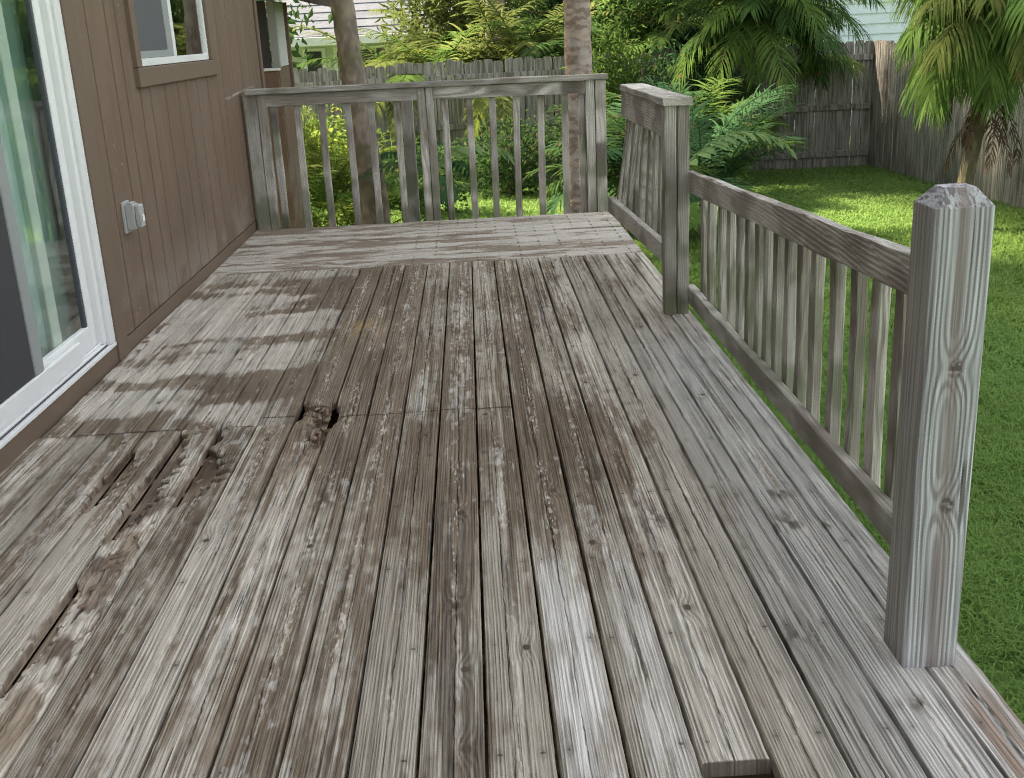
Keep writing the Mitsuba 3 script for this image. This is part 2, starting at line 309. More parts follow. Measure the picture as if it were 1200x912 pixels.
def fence_color(p, n, uv):
    s = uv.x
    f = fbm((p.x + p.y) * 55 + s * 40, s * 30, p.z * 2.5, octaves=3)
    c = mix((0.315, 0.305, 0.29), (0.15, 0.142, 0.13), smoothstep(0.32, 0.68, f)) * (0.85 + 0.3 * cell_rand(s * 997.0))
    return mix(c, (0.06, 0.065, 0.04), (1 - smoothstep(-0.75, 0.1, p.z)) * 0.6 * fbm(p.x * 4, p.y * 4, p.z * 3, octaves=2))
textured("mat_fence", fence_color)
def bark_ring_color(p, n, uv):
    f = fbm(p.x * 14, p.y * 14, p.z * 26, octaves=3)
    lines = smoothstep(0.55, 0.75, noise(p.z * 30 + 2 * noise(p.x * 6, p.y * 6), 3.0))
    c = mix((0.36, 0.295, 0.26), (0.20, 0.15, 0.13), smoothstep(0.35, 0.65, f))
    c = mix(c, (0.38, 0.35, 0.33), smoothstep(0.58, 0.72, fbm(p.x * 9 + 5, p.y * 9, p.z * 7, octaves=2)) * 0.6)
    return mix(c, (0.09, 0.065, 0.055), lines * 0.28)
textured("mat_palm_bark", bark_ring_color, lambda p, n, uv: fbm(p.x * 40, p.y * 40, p.z * 60, octaves=2), 0.012)
def bark_color(p, n, uv):
    f = fbm(p.x * 20, p.y * 20, p.z * 9, octaves=3)
    c = mix((0.27, 0.225, 0.185), (0.155, 0.128, 0.105), smoothstep(0.3, 0.7, f))
    return mix(c, (0.10, 0.11, 0.05), 0.5 * smoothstep(0.5, 0.7, fbm(p.x * 6, p.y * 6, p.z * 5, octaves=2)))
textured("mat_bark", bark_color, lambda p, n, uv: fbm(p.x * 50, p.y * 50, p.z * 22, octaves=2), 0.008)
def soil_color(p, n, uv):
    return mix((0.055, 0.043, 0.03), (0.10, 0.078, 0.052), fbm(p.x * 9, p.y * 9, p.z * 9, octaves=3))
textured("mat_soil", soil_color)
def turf_color(p, n, uv):
    return mix((0.085, 0.140, 0.040), (0.125, 0.205, 0.060), fbm(p.x * 14, p.y * 14, octaves=3))
textured("mat_turf", turf_color)
def crumb_color(p, n, uv):
    return mix((0.26, 0.20, 0.15), (0.085, 0.06, 0.045), fbm(p.x * 40, p.y * 40, p.z * 40, octaves=2))
textured("mat_crumb", crumb_color)
def joist_color(p, n, uv):
    return mix((0.13, 0.092, 0.062), (0.06, 0.042, 0.03), fbm(p.x * 3, p.y * 30, p.z * 30, octaves=3))
textured("mat_joist", joist_color)
def shingle_color(p, n, uv):
    return mix((0.085, 0.095, 0.115), (0.14, 0.155, 0.18), fbm(p.x * 3, p.y * 3, p.z * 9, octaves=2))
textured("mat_shingle", shingle_color)
plain("mat_pale_wall", (0.42, 0.42, 0.41), 0.8)
plain("mat_dark_glass", (0.03, 0.033, 0.036), 0.2, 0.6)
plain("mat_blue_wall", (0.46, 0.53, 0.60), 0.7)
plain("mat_stem", (0.10, 0.115, 0.035), 0.7)
plain("mat_dead_leaf", (0.10, 0.066, 0.042), 0.85)
def leaf(name, c, t, vary=0.5):
    a, b = np.array(c) * (1 - vary * 0.45), np.array(c) * (1 + vary * 0.5)
    def fn(p, n, uv):
        k = mix(a.tolist(), b.tolist(), fbm(p.x * 4.0, p.y * 4.0, p.z * 4.0, octaves=2) * 0.6 + 0.4 * noise(p.x * 23, p.y * 23, p.z * 23))
        return mix(k, (0.21, 0.15, 0.07), 0.65 * smoothstep(0.80, 0.90, noise(p.x * 11, p.y * 11, p.z * 11)))
    scene[name] = {"type": "principledthin", "base_color": proc(fn), "roughness": 0.45, "spec_trans": 0.0, "diff_trans": t, "eta": 1.45}
leaf("mat_leaf_dark", (0.060, 0.115, 0.038), 0.8)
leaf("mat_leaf_blue", (0.060, 0.130, 0.060), 0.8)
leaf("mat_leaf_mid", (0.105, 0.180, 0.045), 1.0)
leaf("mat_leaf_yellow", (0.20, 0.27, 0.055), 1.2)
leaf("mat_leaf_bright", (0.17, 0.29, 0.085), 1.1, 0.25)
leaf("mat_leaf_olive", (0.155, 0.195, 0.060), 1.0, 0.7)
def blade_color(p, n, uv):
    c = mix((0.150, 0.270, 0.068), (0.290, 0.430, 0.140), fbm(p.x * 3.0, p.y * 3.0, 1.0, octaves=2) * 0.5 + 0.5 * noise(p.x * 70, p.y * 70, p.z * 20))
    return mix(c, (0.36, 0.29, 0.15), smoothstep(0.88, 0.92, noise(p.x * 52, p.y * 52, 4.0)) * 0.7)
scene["mat_blade"] = {"type": "principledthin", "base_color": proc(blade_color), "roughness": 0.5, "spec_trans": 0.0, "diff_trans": 1.15, "eta": 1.4}
leaf("mat_leaf_pale", (0.22, 0.33, 0.15), 1.0, 0.2)

# ---------------------------------------------------------------- ground
G = 220.0
obj("ground", (np.array([[-G, -G, LAWN - 0.004], [G, -G, LAWN - 0.004], [G, G, LAWN - 0.004], [-G, G, LAWN - 0.004]]), np.array([[0, 1, 2], [0, 2, 3]])), "mat_turf", kind="structure")
soil = trimesh.creation.box(bounds=[[-1.9, -1, LAWN - 0.2], [1.05, 8.8, LAWN + 0.02]])
obj("bare_soil", soil, "mat_soil", kind="structure")

# ---------------------------------------------------------------- lawn of blades
def blade_patch(n, size, seed, hmin, hmax, w):
    r = np.random.default_rng(seed)
    o = np.stack([r.uniform(-size / 2, size / 2, n), r.uniform(-size / 2, size / 2, n), np.zeros(n)], 1)
    az = r.uniform(0, 2 * np.pi, n); h = r.uniform(hmin, hmax, n); lean = r.uniform(0.3, 1.5, n); ww = w * r.uniform(0.6, 1.2, n)
    d = np.stack([np.cos(az), np.sin(az), 0 * az], 1); s = np.stack([-np.sin(az), np.cos(az), 0 * az], 1)
    mid = o + d * (h * lean * 0.35)[:, None] + np.array([0, 0, 1.0]) * (h * 0.62)[:, None]
    tip = o + d * (h * lean)[:, None] + np.array([0, 0, 1.0]) * (h * r.uniform(0.55, 0.95, n))[:, None]
    k = ww[:, None]
    V = np.stack([o - s * k * 0.4, o + s * k * 0.4, mid + s * k * 0.5, mid - s * k * 0.5, tip], 1).reshape(-1, 3)
    b = np.arange(n)[:, None] * 5
    F = np.vstack([b + [0, 1, 2], b + [0, 2, 3], b + [3, 2, 4]])
    return V, F
SZ = 0.55
for i in range(3):
    scene[f"near_turf_source_{i+1:03d}"] = {"type": "shapegroup", "blades": mikit.ply(blade_patch(2000, SZ * 1.1, 20 + i, 0.028, 0.075, 0.0072), "mat_blade")}
    scene[f"far_turf_source_{i+1:03d}"] = {"type": "shapegroup", "blades": mikit.ply(blade_patch(520, SZ * 1.1, 40 + i, 0.04, 0.085, 0.013), "mat_blade")}
labels["grass"] = {"label": "green lawn of broad bladed grass beside and behind the raised deck", "category": "grass", "kind": "stuff"}
r = np.random.default_rng(5); n = 0
for gx in np.arange(-4.2, 6.6, SZ):
    for gy in np.arange(1.2, 16.6, SZ):
        if gx < 0.85 and gy < 8.6: continue
        if gx > 5.95 + (16.7 - gy) * 0.05: continue
        if gx > 1 + gy * 0.55 + 0.6 or gx < -3 and gy < 10: continue
        near = gy < 6 and gx < 5
        n += 1
        scene[f"grass__{n:03d}"] = {"type": "instance", "g": {"type": "ref", "id": f"{'near' if near else 'far'}_turf_source_{r.integers(1, 4):03d}"},
                                   "to_world": T().translate([float(gx + SZ / 2), float(gy + SZ / 2), LAWN]).rotate([0, 0, 1], float(r.integers(0, 4) * 90)).scale([1, 1, float(r.uniform(0.8, 1.15))])}

# ---------------------------------------------------------------- the deck
deck = thing("deck", "raised deck of weathered grey boards with rotten holes near the sliding door", "deck")
HOLES = {  # board column: (side, y0, y1, depth)
    -10: [("R", 3.28, 3.95, 0.026)],
    -9: [("L", 3.36, 3.92, 0.058), ("R", 3.10, 3.78, 0.026), ("R", 2.35, 2.84, 0.016)],
    -8: [("L", 3.12, 4.08, 0.100), ("R", 3.40, 3.86, 0.004), ("L", 2.28, 2.86, 0.055)],
    -7: [("L", 3.36, 3.90, 0.100), ("L", 3.95, 4.11, 0.030)],
    -5: [("R", 4.02, 4.38, 0.034), ("R", 3.5, 3.7, 0.008), ("L", 4.15, 4.38, 0.03)],
    -4: [("L", 4.05, 4.32, 0.026)],
}
def deck_board(k, y0, y1, seed):
    r = np.random.default_rng(seed)
    half = 0.0036 + r.uniform(-0.0008, 0.0012)
    x0 = GAP0 + PITCHB * k + half; x1 = GAP0 + PITCHB * (k + 1) - half
    if k == -12: x0 = -1.757 if y1 > 4.2 else -1.768
    if k == 7: x1 = 1.088
    step = 0.006 if any(y0 < h[2] and y1 > h[1] for h in HOLES.get(k, [])) or k in (-5,) else 0.014
    y = np.linspace(y0, y1, max(4, int((y1 - y0) / step))); m = len(y)
    def n1(f, sd): return meshkit.fbm(np.stack([y * f, np.full(m, k * 7.3 + sd), np.full(m, seed * 1.7)], 1), 3, 3) - 0.5
    eL, eR = 0.0030 * n1(6, 1) + 0.0022 * n1(30, 2), 0.0030 * n1(6, 5) + 0.0022 * n1(30, 6)
    for side, a, b, dep in HOLES.get(k, []):
        t = np.clip((y - a) / (b - a), 0, 1); prof = np.sqrt(np.clip(np.sin(np.pi * t), 0, 1)) * (0.75 + 1.1 * n1(9, 8) + 0.5 * n1(45, 9))
        saw = (y * 13 + 2.5 * n1(3, 21)) % 1.0
        prof = np.maximum(prof * (0.72 + 0.5 * saw ** 2) + 0.22 * n1(50, 23) * (prof > 0.1), 0) * dep
        if side == "L": eL = eL + prof
        else: eR = eR + prof
    xl, xr = x0 + eL, x1 - eR
    xc = (x0 + x1) / 2 + (r.uniform(-0.012, 0.012) + 0.018 * n1(1.1, 11) + 0.008 * n1(9, 12) + 0.006 * n1(45, 14))
    wid = np.clip(1.25 + 2.2 * n1(4, 15) + 2.0 * n1(38, 16), 0.1, 3.0) * r.uniform(0.7, 1.15)
    cols, zs = [], []
    def put(x, z): cols.append(x); zs.append(np.broadcast_to(z, (m,)).copy())
    rad = 0.0045
    put(xl, -0.036); put(xl, -rad - 0.001); put(xl + rad * 0.35, -rad * 0.3); put(xl + rad * 1.3, 0.0)
    for f in (0.30, 0.62): put(xl + rad * 1.3 + (xc - 0.007 - xl - rad * 1.3) * f, 0.0)
    fray = 0.004 * np.clip(n1(22, 18) + 0.08, 0, 1); fray2 = 0.004 * np.clip(n1(22, 19) + 0.08, 0, 1)
    put(xc - 0.0088, 0.0003); put(xc - 0.0024 * wid, -0.0002 + fray); put(xc, -0.0070 * wid); put(xc + 0.0024 * wid, -0.0002 + fray2); put(xc + 0.0088, 0.0003)
    for f in (0.38, 0.70): put(xc + 0.007 + (xr - rad * 1.3 - xc - 0.007) * f, 0.0)
    put(xr - rad * 1.3, 0.0); put(xr - rad * 0.35, -rad * 0.3); put(xr, -rad - 0.001); put(xr, -0.036)
    X, Z = np.stack(cols, 1), np.stack(zs, 1)
    X = np.maximum.accumulate(X, 1)
    if k in (-10, -9, -8, -7, -5) and y0 < 4:
        q_ = np.concatenate([[0, 1]] + [np.linspace(i_, i_ + 1, 4)[1:] for i_ in range(1, X.shape[1] - 2)] + [[X.shape[1] - 1]])
        lo = np.clip(np.floor(q_).astype(int), 0, X.shape[1] - 2); fr = q_ - lo
        X = X[:, lo] * (1 - fr) + X[:, lo + 1] * fr; Z = Z[:, lo] * (1 - fr) + Z[:, lo + 1] * fr
    Y = np.broadcast_to(y[:, None], X.shape).copy()
    top = np.ones(X.shape[1]); top[[0, -1]] = 0
    P = np.stack([X, Y, np.zeros_like(X)], -1)
    uu = (X - (x0 + x1) / 2) / 0.07
    cup = r.uniform(-0.0022, 0.0016)
    dz = cup * uu ** 2 + 0.0035 * (meshkit.fbm(P * np.array([9, 5, 1]) + k, 3, 5) - 0.5) + 0.0028 * (meshkit.fbm(P * np.array([90, 22, 1]), 2, 8) - 0.5)
    lift = r.uniform(-0.0018, 0.0018)
    # rotten pits
    pit = np.zeros_like(X)
    for side, a, b, dep in HOLES.get(k, []):
        t = np.clip((Y - a + 0.06) / (b - a + 0.12), 0, 1); w = np.sin(np.pi * t) ** 0.6
        edge = (X - xl[:, None]) if side == "L" else (xr[:, None] - X)
        pit = np.maximum(pit, w * np.exp(-edge / 0.022) * (0.006 + 0.016 * meshkit.fbm(P * np.array([60, 26, 1]), 3, 12)))
    if k == -5 and y0 < 4:
        w = np.clip((Y - 3.62) / 0.3, 0, 1) * np.exp(-((uu - 0.30 + 0.35 * np.sin(Y * 9)) / 0.55) ** 2)
        pit = np.maximum(pit, w * (0.004 + 0.075 * np.clip(meshkit.fbm(P * np.array([38, 20, 1]), 3, 22) - 0.22, 0, 1)))
    if k == -8 and y0 < 4:
        w = np.clip((Y - 2.0) / 0.25, 0, 1) * np.clip((3.55 - Y) / 0.3, 0, 1)
        pit = np.maximum(pit, w * 0.035 * np.clip(meshkit.fbm(P * np.array([44, 14, 1]), 3, 31) - 0.34, 0, 1))
    string = meshkit.fbm(P * np.array([260, 13, 1]) + 3.1, 2, 41) - 0.5
    pit = pit * (1 + 1.5 * string) + np.minimum(pit, 0.008) * 0.8 * (meshkit.noise(P * np.array([130, 60, 1]), 43) - 0.5)
    Z = Z + (dz - pit + lift) * top
    # raggedness of the two sawn ends
    for e, sgn in ((0, 1), (-1, -1)):
        Y[e] += sgn * 0.004 * (meshkit.fbm(np.stack([X[e] * 60, Y[e], X[e] * 0 + seed], 1), 2, 2) - 0.3)
    V = np.stack([X, Y, Z], -1).reshape(-1, 3); c = X.shape[1]
    i, j = np.meshgrid(np.arange(m - 1), np.arange(c - 1), indexing="ij")
    q = np.stack([i * c + j, i * c + j + 1, (i + 1) * c + j + 1, (i + 1) * c + j], -1).reshape(-1, 4)
    bot = np.array([[0, (m - 1) * c, (m - 1) * c + c - 1], [0, (m - 1) * c + c - 1, c - 1]])
    ends = [(0, jj + 1, jj) for jj in range(1, c - 1)] + [((m - 1) * c, (m - 1) * c + jj, (m - 1) * c + jj + 1) for jj in range(1, c - 1)]
    return V, np.vstack([q[:, [0, 1, 2]], q[:, [0, 2, 3]], bot, ends])
sd = 0
for k in range(-12, 8):
    cuts = [(0.5, 7.128)]
    if k <= -5: cuts = [(0.5, {-5: 4.315, -6: 4.20}.get(k, 4.115)), ({-5: 4.325, -6: 4.206}.get(k, 4.121), 7.128)]
    elif k <= 0: cuts = [(0.5, 4.163 + 0.004 * (k % 3)), (4.168 + 0.004 * (k % 3), 7.128)]
    if k == 3: cuts = [(1.872, 7.128)]
    for a, b in cuts:
        sd += 1
        note = {(-8, 0): "rotten board with crumbling tan edges and long holes", (-5, 0): "board with a broken rotten end by the middle of the deck"}.get((k, 0)) if b < 4.4 else None
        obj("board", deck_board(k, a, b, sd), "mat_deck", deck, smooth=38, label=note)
for i in range(12):
    kk = 40 + i; sd += 1
    V_, F_ = deck_board(kk, -1.757, 1.088, sd)
    V_ = np.stack([V_[:, 1], 7.135 + PC * i + (V_[:, 0] - GAP0 - PITCHB * kk) * (1.731 / (12 * PITCHB)), V_[:, 2]], 1)
    obj("board", (V_, F_[:, ::-1]), "mat_deck_cross", deck, smooth=38)
for jy in np.arange(4.12 - 0.435 * 8, 8.9, 0.435):
    wood("joist", beam((-1.74, jy, -0.128), (1.055, jy, -0.128), 0.04, 0.18, (0, 1, 0), seed=int(jy * 100)), "mat_joist", deck, 0.3)
for yy in (8.84,):
    wood("rim_board", beam((-1.74, yy, -0.135), (1.06, yy, -0.135), 0.038, 0.19, (0, 1, 0)), "mat_rail_x", deck, 0.4)
wood("rim_board", beam((1.066, 0.5, -0.135), (1.066, 8.82, -0.135), 0.036, 0.19, (1, 0, 0), seg=12), "mat_rail_y", deck, 0.5)
wood("blocking", beam((-1.225, 2.2, -0.16), (-1.225, 4.08, -0.16), 0.11, 0.12, (1, 0, 0), seg=10, rough=0.004), "mat_joist", deck, 0.7, label="brown rotted timber seen through the holes")
for fx, fy in ((-1.6, 8.7), (0.95, 8.7), (0.95, 5.4), (0.95, 2.0), (-0.3, 8.7), (-0.3, 5.4), (-1.6, 2.0)):
    wood("footing_post", beam((fx, fy, -0.8), (fx, fy, -0.22), 0.09, 0.09, (1, 0, 0)), "mat_rail_z", deck, 0.2)
# crumbs of rotten wood about the holes
cr = []
r = np.random.default_rng(11)
for cx, cy, cz, sx, sy, num in ((-1.20, 3.6, -0.095, .05, .3, 26), (-1.05, 3.6, -0.040, .03, .2, 10), (-1.32, 3.6, -0.03, .02, .2, 8), (-0.68, 4.2, -0.02, .035, .10, 9), (-0.66, 3.95, -0.012, .03, .12, 5), (-1.10, 4.10, 0.002, .07, .03, 8), (-1.13, 2.9, 0.0, .03, .3, 12), (-1.72, 5.5, 0.004, .02, .5, 14)):
    for _ in range(num):
        b = trimesh.creation.icosphere(1, 1.0); v = np.array(b.vertices) * (1 + 0.5 * (r.random((len(b.vertices), 1)) - 0.5))
        v = v * np.array([r.uniform(.004, .011), r.uniform(.008, .028), r.uniform(.002, .006)])
        a = r.normal(0, 0.5); ca, sa = math.cos(a), math.sin(a)
        v = v @ np.array([[ca, sa, 0], [-sa, ca, 0], [0, 0, 1]])
        cr.append((v + [cx + r.normal(0, sx) * .8, cy + r.normal(0, sy) * .7, cz + r.uniform(0, .01)], np.array(b.faces)))
k_ = obj("wood_crumbs", cat(cr), "mat_crumb", kind="stuff"); labels[k_].update(label="crumbs of rotten brown wood lying in the holes of the deck", category="debris")

# ---------------------------------------------------------------- the railings
def rail_post(parent, name, x0, x1, y0, y1, z0, z1, s, bs="mat_rail_z", bow=0.0):
    return wood(name, beam(((x0 + x1) / 2, (y0 + y1) / 2, z0), ((x0 + x1) / 2, (y0 + y1) / 2, z1), x1 - x0, y1 - y0, (1, 0, 0), seg=8, seed=int(s * 1000), bow=bow), bs, parent, s)
back = thing("back_railing", "grey wooden railing with square balusters across the far end of the deck", "railing")
rail_post(back, "post", -1.745, -1.645, 8.87, 8.955, -0.3, 1.046, 0.13); rail_post(back, "post", -1.641, -1.575, 8.865, 8.94, -0.3, 1.046, 0.77)
rail_post(back, "post", -0.400, -0.338, 8.868, 8.955, -0.3, 1.044, 0.34); rail_post(back, "post", -0.334, -0.276, 8.862, 8.945, -0.3, 1.044, 0.58)
rail_post(back, "post", 0.915, 0.985, 8.872, 8.96, -0.3, 1.03, 0.21); rail_post(back, "post", 0.989, 1.072, 8.865, 8.955, -0.3, 1.03, 0.91)
wood("top_rail", beam((-1.573, 8.897, 1.0), (-0.402, 8.897, 0.992), 0.038, 0.095, (0, 1, 0), seed=3), "mat_rail_x", back, 0.22)
wood("top_rail", beam((-0.274, 8.897, 0.99), (0.913, 8.897, 0.978), 0.038, 0.095, (0, 1, 0), seed=4), "mat_rail_x", back, 0.64)
wood("cap_rail", beam((-1.72, 8.91, 1.069), (1.09, 8.91, 1.052), 0.15, 0.040, (0, 1, 0), seg=14, seed=5), "mat_rail_x", back, 0.45)
for i, x in enumerate((-1.53, -1.345, -1.155, -0.955, -0.77, -0.57, -0.19, 0.0, 0.185, 0.375, 0.565, 0.755, 0.885)):
    lean = rng.normal(0, 0.008)
    wood("baluster", beam((x + lean, 8.94, -0.16), (x, 8.94, 0.99), 0.052, 0.042, (1, 0, 0), seg=6, seed=60 + i, bow=rng.normal(0, 0.004)), "mat_rail_z", back, (i * 0.37 + 0.05) % 1)
high = thing("tall_side_railing", "tall capped railing with leaning balusters past the middle of the right side", "railing")
rail_post(high, "post", 0.945, 1.003, 5.46, 5.55, 0.0, 1.047, 0.41); rail_post(high, "post", 1.010, 1.068, 5.462, 5.55, -0.02, 1.047, 0.83)
wood("cap_rail", beam((1.008, 5.44, 1.065), (1.008, 7.0, 1.062), 0.145, 0.036, (1, 0, 0), seg=8, seed=8), "mat_rail_y", high, 0.31)
wood("top_rail", beam((0.969, 5.555, 0.966), (0.960, 6.98, 0.966), 0.038, 0.155, (1, 0, 0), seg=7, seed=9), "mat_rail_y", high, 0.72)
wood("bottom_rail", beam((0.962, 5.553, 0.31), (0.868, 7.02, 0.345), 0.040, 0.098, (1, 0, 0), seg=7, seed=10), "mat_rail_y", high, 0.15)
for i, t in enumerate(np.linspace(0.04, 0.96, 9)):
    y = 5.6 + 1.36 * t
    xb = 1.006 - 0.105 * t
    wood("baluster", beam((xb, y + 0.06 * t, 0.28), (1.006 - 0.012 * t, y - 0.05 * t, 1.04), 0.038, 0.062, (1, 0, 0), seg=6, seed=90 + i, bow=rng.normal(0, 0.006)), "mat_rail_z", high, (i * 0.29 + 0.12) % 1)
low = thing("low_side_railing", "low railing with pale balusters between the near corner post and the middle post", "railing")
wood("top_rail", beam((1.085, 5.53, 0.668), (1.066, 2.295, 0.833), 0.038, 0.102, (1, 0, 0), seg=16, seed=12, rough=0.002), "mat_rail_y", low, 0.55)
wood("bottom_rail", beam((1.085, 5.53, 0.098), (1.075, 2.295, 0.115), 0.038, 0.085, (1, 0, 0), seg=16, seed=13, rough=0.002), "mat_rail_y", low, 0.86)
ys = [2.47, 2.64, 2.81, 2.97, 3.165, 3.36, 3.55, 3.71, 3.87, 4.02, 4.16, 4.30, 4.45, 4.61, 4.78, 4.97, 5.17, 5.36]
for i, y in enumerate(ys):
    zt = 0.668 + (5.53 - y) / 3.33 * 0.17
    wood("baluster", beam((1.122, y - 0.02 + rng.normal(0, 0.006), 0.03), (1.118, y - 0.02, zt + 0.03), 0.034, 0.056, (1, 0, 0), seg=6, seed=130 + i, bow=rng.normal(0, 0.004)), "mat_rail_z", low, (i * 0.41 + 0.02) % 1)
# near corner post with its bevelled top
c = 0.006
def ring_at(x0, x1, y0, y1, z, ch):
    return np.array([(x0 + ch, y0, z), (x1 - ch, y0, z), (x1, y0 + ch, z), (x1, y1 - ch, z), (x1 - ch, y1, z), (x0 + ch, y1, z), (x0, y1 - ch, z), (x0, y0 + ch, z)])
zz = [0.0, 0.2, 0.4, 0.6, 0.8, 0.95, 1.052]
lv = [ring_at(0.916 + 0.003 * z, 1.040, 2.160, 2.285, z, c) for z in zz] + [ring_at(0.950, 1.012, 2.192, 2.254, 1.088, 0.004)]
V = np.vstack(lv); F = []
for i in range(len(lv) - 1):
    for j in range(8):
        a_, b_ = i * 8 + j, i * 8 + (j + 1) % 8
        F += [(a_, b_, b_ + 8), (a_, b_ + 8, a_ + 8)]
o_ = 8 * (len(lv) - 1)
F += [(o_, o_ + j, o_ + j + 1) for j in range(1, 7)]
obj("corner_post", (V, np.array(F)), "mat_corner_post", low, label="thick grey post with bold grain, two knots and a bevelled top")

# ---------------------------------------------------------------- the house
house = thing("house", "brown house wall of grooved vertical siding along the left of the deck", "house")
WX = -1.770
grooves = [-4.0, -2.5, -1.0, 0.2, 1.0, 1.8, 2.4, 3.0, 3.28, 3.6, 3.9, 4.2, 4.5, 4.8, 5.1, 5.345, 5.518, 5.817, 5.988, 6.227, 6.42, 6.735, 7.028, 7.256, 7.54, 7.84, 8.155, 8.348, 8.729, 9.08, 9.40, 9.70, 9.95]
WTOP = 5.0  # upper wall is out of view, raised so the house shades the deck
def wall_piece(y0, y1, z0, z1):
    g = 0.007
    return box(WX - 0.018, WX, y0 + g, y1 - g, z0, z1, 0.003)
for y0, y1 in zip(grooves[:-1], grooves[1:]):
    spans = [(0.072, WTOP)]
    if y0 >= 3.25 and y1 <= 5.35: spans = [(2.20, WTOP)]
    elif y0 > 6.15 and y1 < 8.2: spans = [(0.072, 1.24), (2.55, WTOP)]
    for a, b in spans: obj("siding_board", wall_piece(y0, y1, a, b), "mat_siding", house)
bk = [box(-1.80, WX - 0.0185, -4, 3.30, -0.8, WTOP), box(-1.80, WX - 0.0185, 5.345, 6.20, -0.8, WTOP), box(-1.80, WX - 0.0185, 8.10, 9.945, -0.8, WTOP), box(-1.80, WX - 0.0185, 6.20, 8.10, -0.8, 1.245),
      box(-1.80, WX - 0.0185, 6.20, 8.10, 2.545, WTOP), box(-1.80, WX - 0.0185, 3.30, 5.345, 2.19, WTOP), box(-1.80, WX - 0.0185, 3.30, 5.345, -0.8, 0.0)]
obj("wall", cat(bk), "mat_groove", house)
obj("wall", cat([box(-9, -1.80, 9.90, 9.945, -0.8, WTOP), box(-9, -1.80, -4, -3.95, -0.8, WTOP), box(-9.05, -9, -4, 9.945, -0.8, WTOP)]), "mat_siding", house)
obj("floor", box(-9, -1.805, -3.95, 9.9, -0.02, 0.06), "mat_room", house)
obj("ceiling", box(-9, -1.805, -3.95, 9.9, 2.6, 2.66), "mat_room", house)
obj("skirt_board", box(WX - 0.008, WX + 0.004, 5.345, 9.93, -0.12, 0.066, 0.002), "mat_brown_trim", house)
obj("corner_trim", box(WX + 0.001, WX + 0.018, 9.88, 9.965, 0.0, WTOP, 0.003), "mat_brown_trim", house)
roofm = (np.array([(-1.25, -4.6, 4.90), (-1.25, 10.2, 4.90), (-5.4, 10.2, 6.54), (-5.4, -4.6, 6.54), (-9.5, 10.2, 4.90), (-9.5, -4.6, 4.90),
                   (-1.25, -4.6, 5.06), (-1.25, 10.2, 5.06), (-5.4, 10.2, 6.70), (-5.4, -4.6, 6.70), (-9.5, 10.2, 5.06), (-9.5, -4.6, 5.06)]),
         np.array([(0, 1, 2, 3), (3, 2, 4, 5), (7, 6, 9, 8), (8, 9, 11, 10), (0, 6, 7, 1), (4, 10, 11, 5), (1, 7, 8, 2), (2, 8, 10, 4), (0, 3, 9, 6), (3, 5, 11, 9)]))
obj("roof", roofm, "mat_shingle", house)
# sliding door
door = obj("sliding_door", cat([box(-1.86, -1.766, 5.118, 5.190, 0.10, 2.13, 0.003), box(-1.86, -1.766, 3.30, 3.37, 0.10, 2.13, 0.003), box(-1.86, -1.766, 3.37, 5.118, 2.06, 2.13, 0.003)]), "mat_white", house, label="white framed sliding glass door")
obj("jamb", box(-1.862, -1.782, 5.072, 5.115, 0.115, 2.06, 0.003), "mat_white", door)
obj("sill", cat([box(-1.87, -1.762, 3.30, 5.188, 0.080, 0.097, 0.002), box(-1.87, -1.785, 3.37, 5.112, 0.097, 0.112, 0.002), box(-1.806, -1.796, 3.37, 5.07, 0.112, 0.124, 0.002)]), "mat_white", door)
obj("track", box(-1.784, -1.780, 3.37, 5.11, 0.0975, 0.104), "mat_gasket", door)
obj("kick_board", box(-1.80, -1.770, 3.25, 5.20, -0.10, 0.079, 0.003), "mat_brown_trim", door)
obj("side_trim", box(-1.785, -1.757, 5.193, 5.34, -0.05, 2.25, 0.004), "mat_brown_trim", door)
obj("fixed_panel", cat([box(-1.845, -1.812, 4.996, 5.070, 0.115, 2.06, 0.004), box(-1.845, -1.812, 3.9, 4.996, 0.115, 0.225, 0.004)]), "mat_white", door)
obj("gasket", box(-1.838, -1.818, 4.972, 4.995, 0.226, 2.06), "mat_gasket", door)
obj("sliding_panel", box(-1.809, -1.786, 3.37, 4.79, 0.125, 0.205, 0.004), "mat_white", door)
obj("stile", box(-1.862, -1.850, 4.66, 4.755, 0.21, 2.06, 0.003), "mat_mint_stile", door)
obj("screen_stile", box(-1.809, -1.788, 4.275, 4.36, 0.206, 2.06, 0.003), "mat_grey_stile", door)
obj("screen", box(-1.800, -1.796, 3.37, 4.274, 0.206, 2.06), "mat_screen", door)
obj("glass", (np.array([(-1.828, 3.9, 0.226), (-1.828, 4.971, 0.226), (-1.828, 4.971, 2.06), (-1.828, 3.9, 2.06)]), np.array([[0, 1, 2, 3]])), "mat_glass", door)
yy = np.linspace(3.5, 6.15, 180); ph = yy * 17 + 1.5 * np.sin(yy * 5)
xx = -2.02 + 0.035 * np.sin(ph) + 0.02 * np.sin(ph * 0.43 + 1)
V = np.vstack([np.stack([xx, yy, np.full_like(yy, z)], 1) for z in (0.09, 0.7, 1.4, 2.15)])
F = np.array([(r_ * 180 + i, r_ * 180 + i + 1, (r_ + 1) * 180 + i + 1, (r_ + 1) * 180 + i) for r_ in range(3) for i in range(179)])
single("curtain", (V, F), "mat_curtain", "green curtain hanging in folds behind the sliding glass door", "curtain", smooth=True)
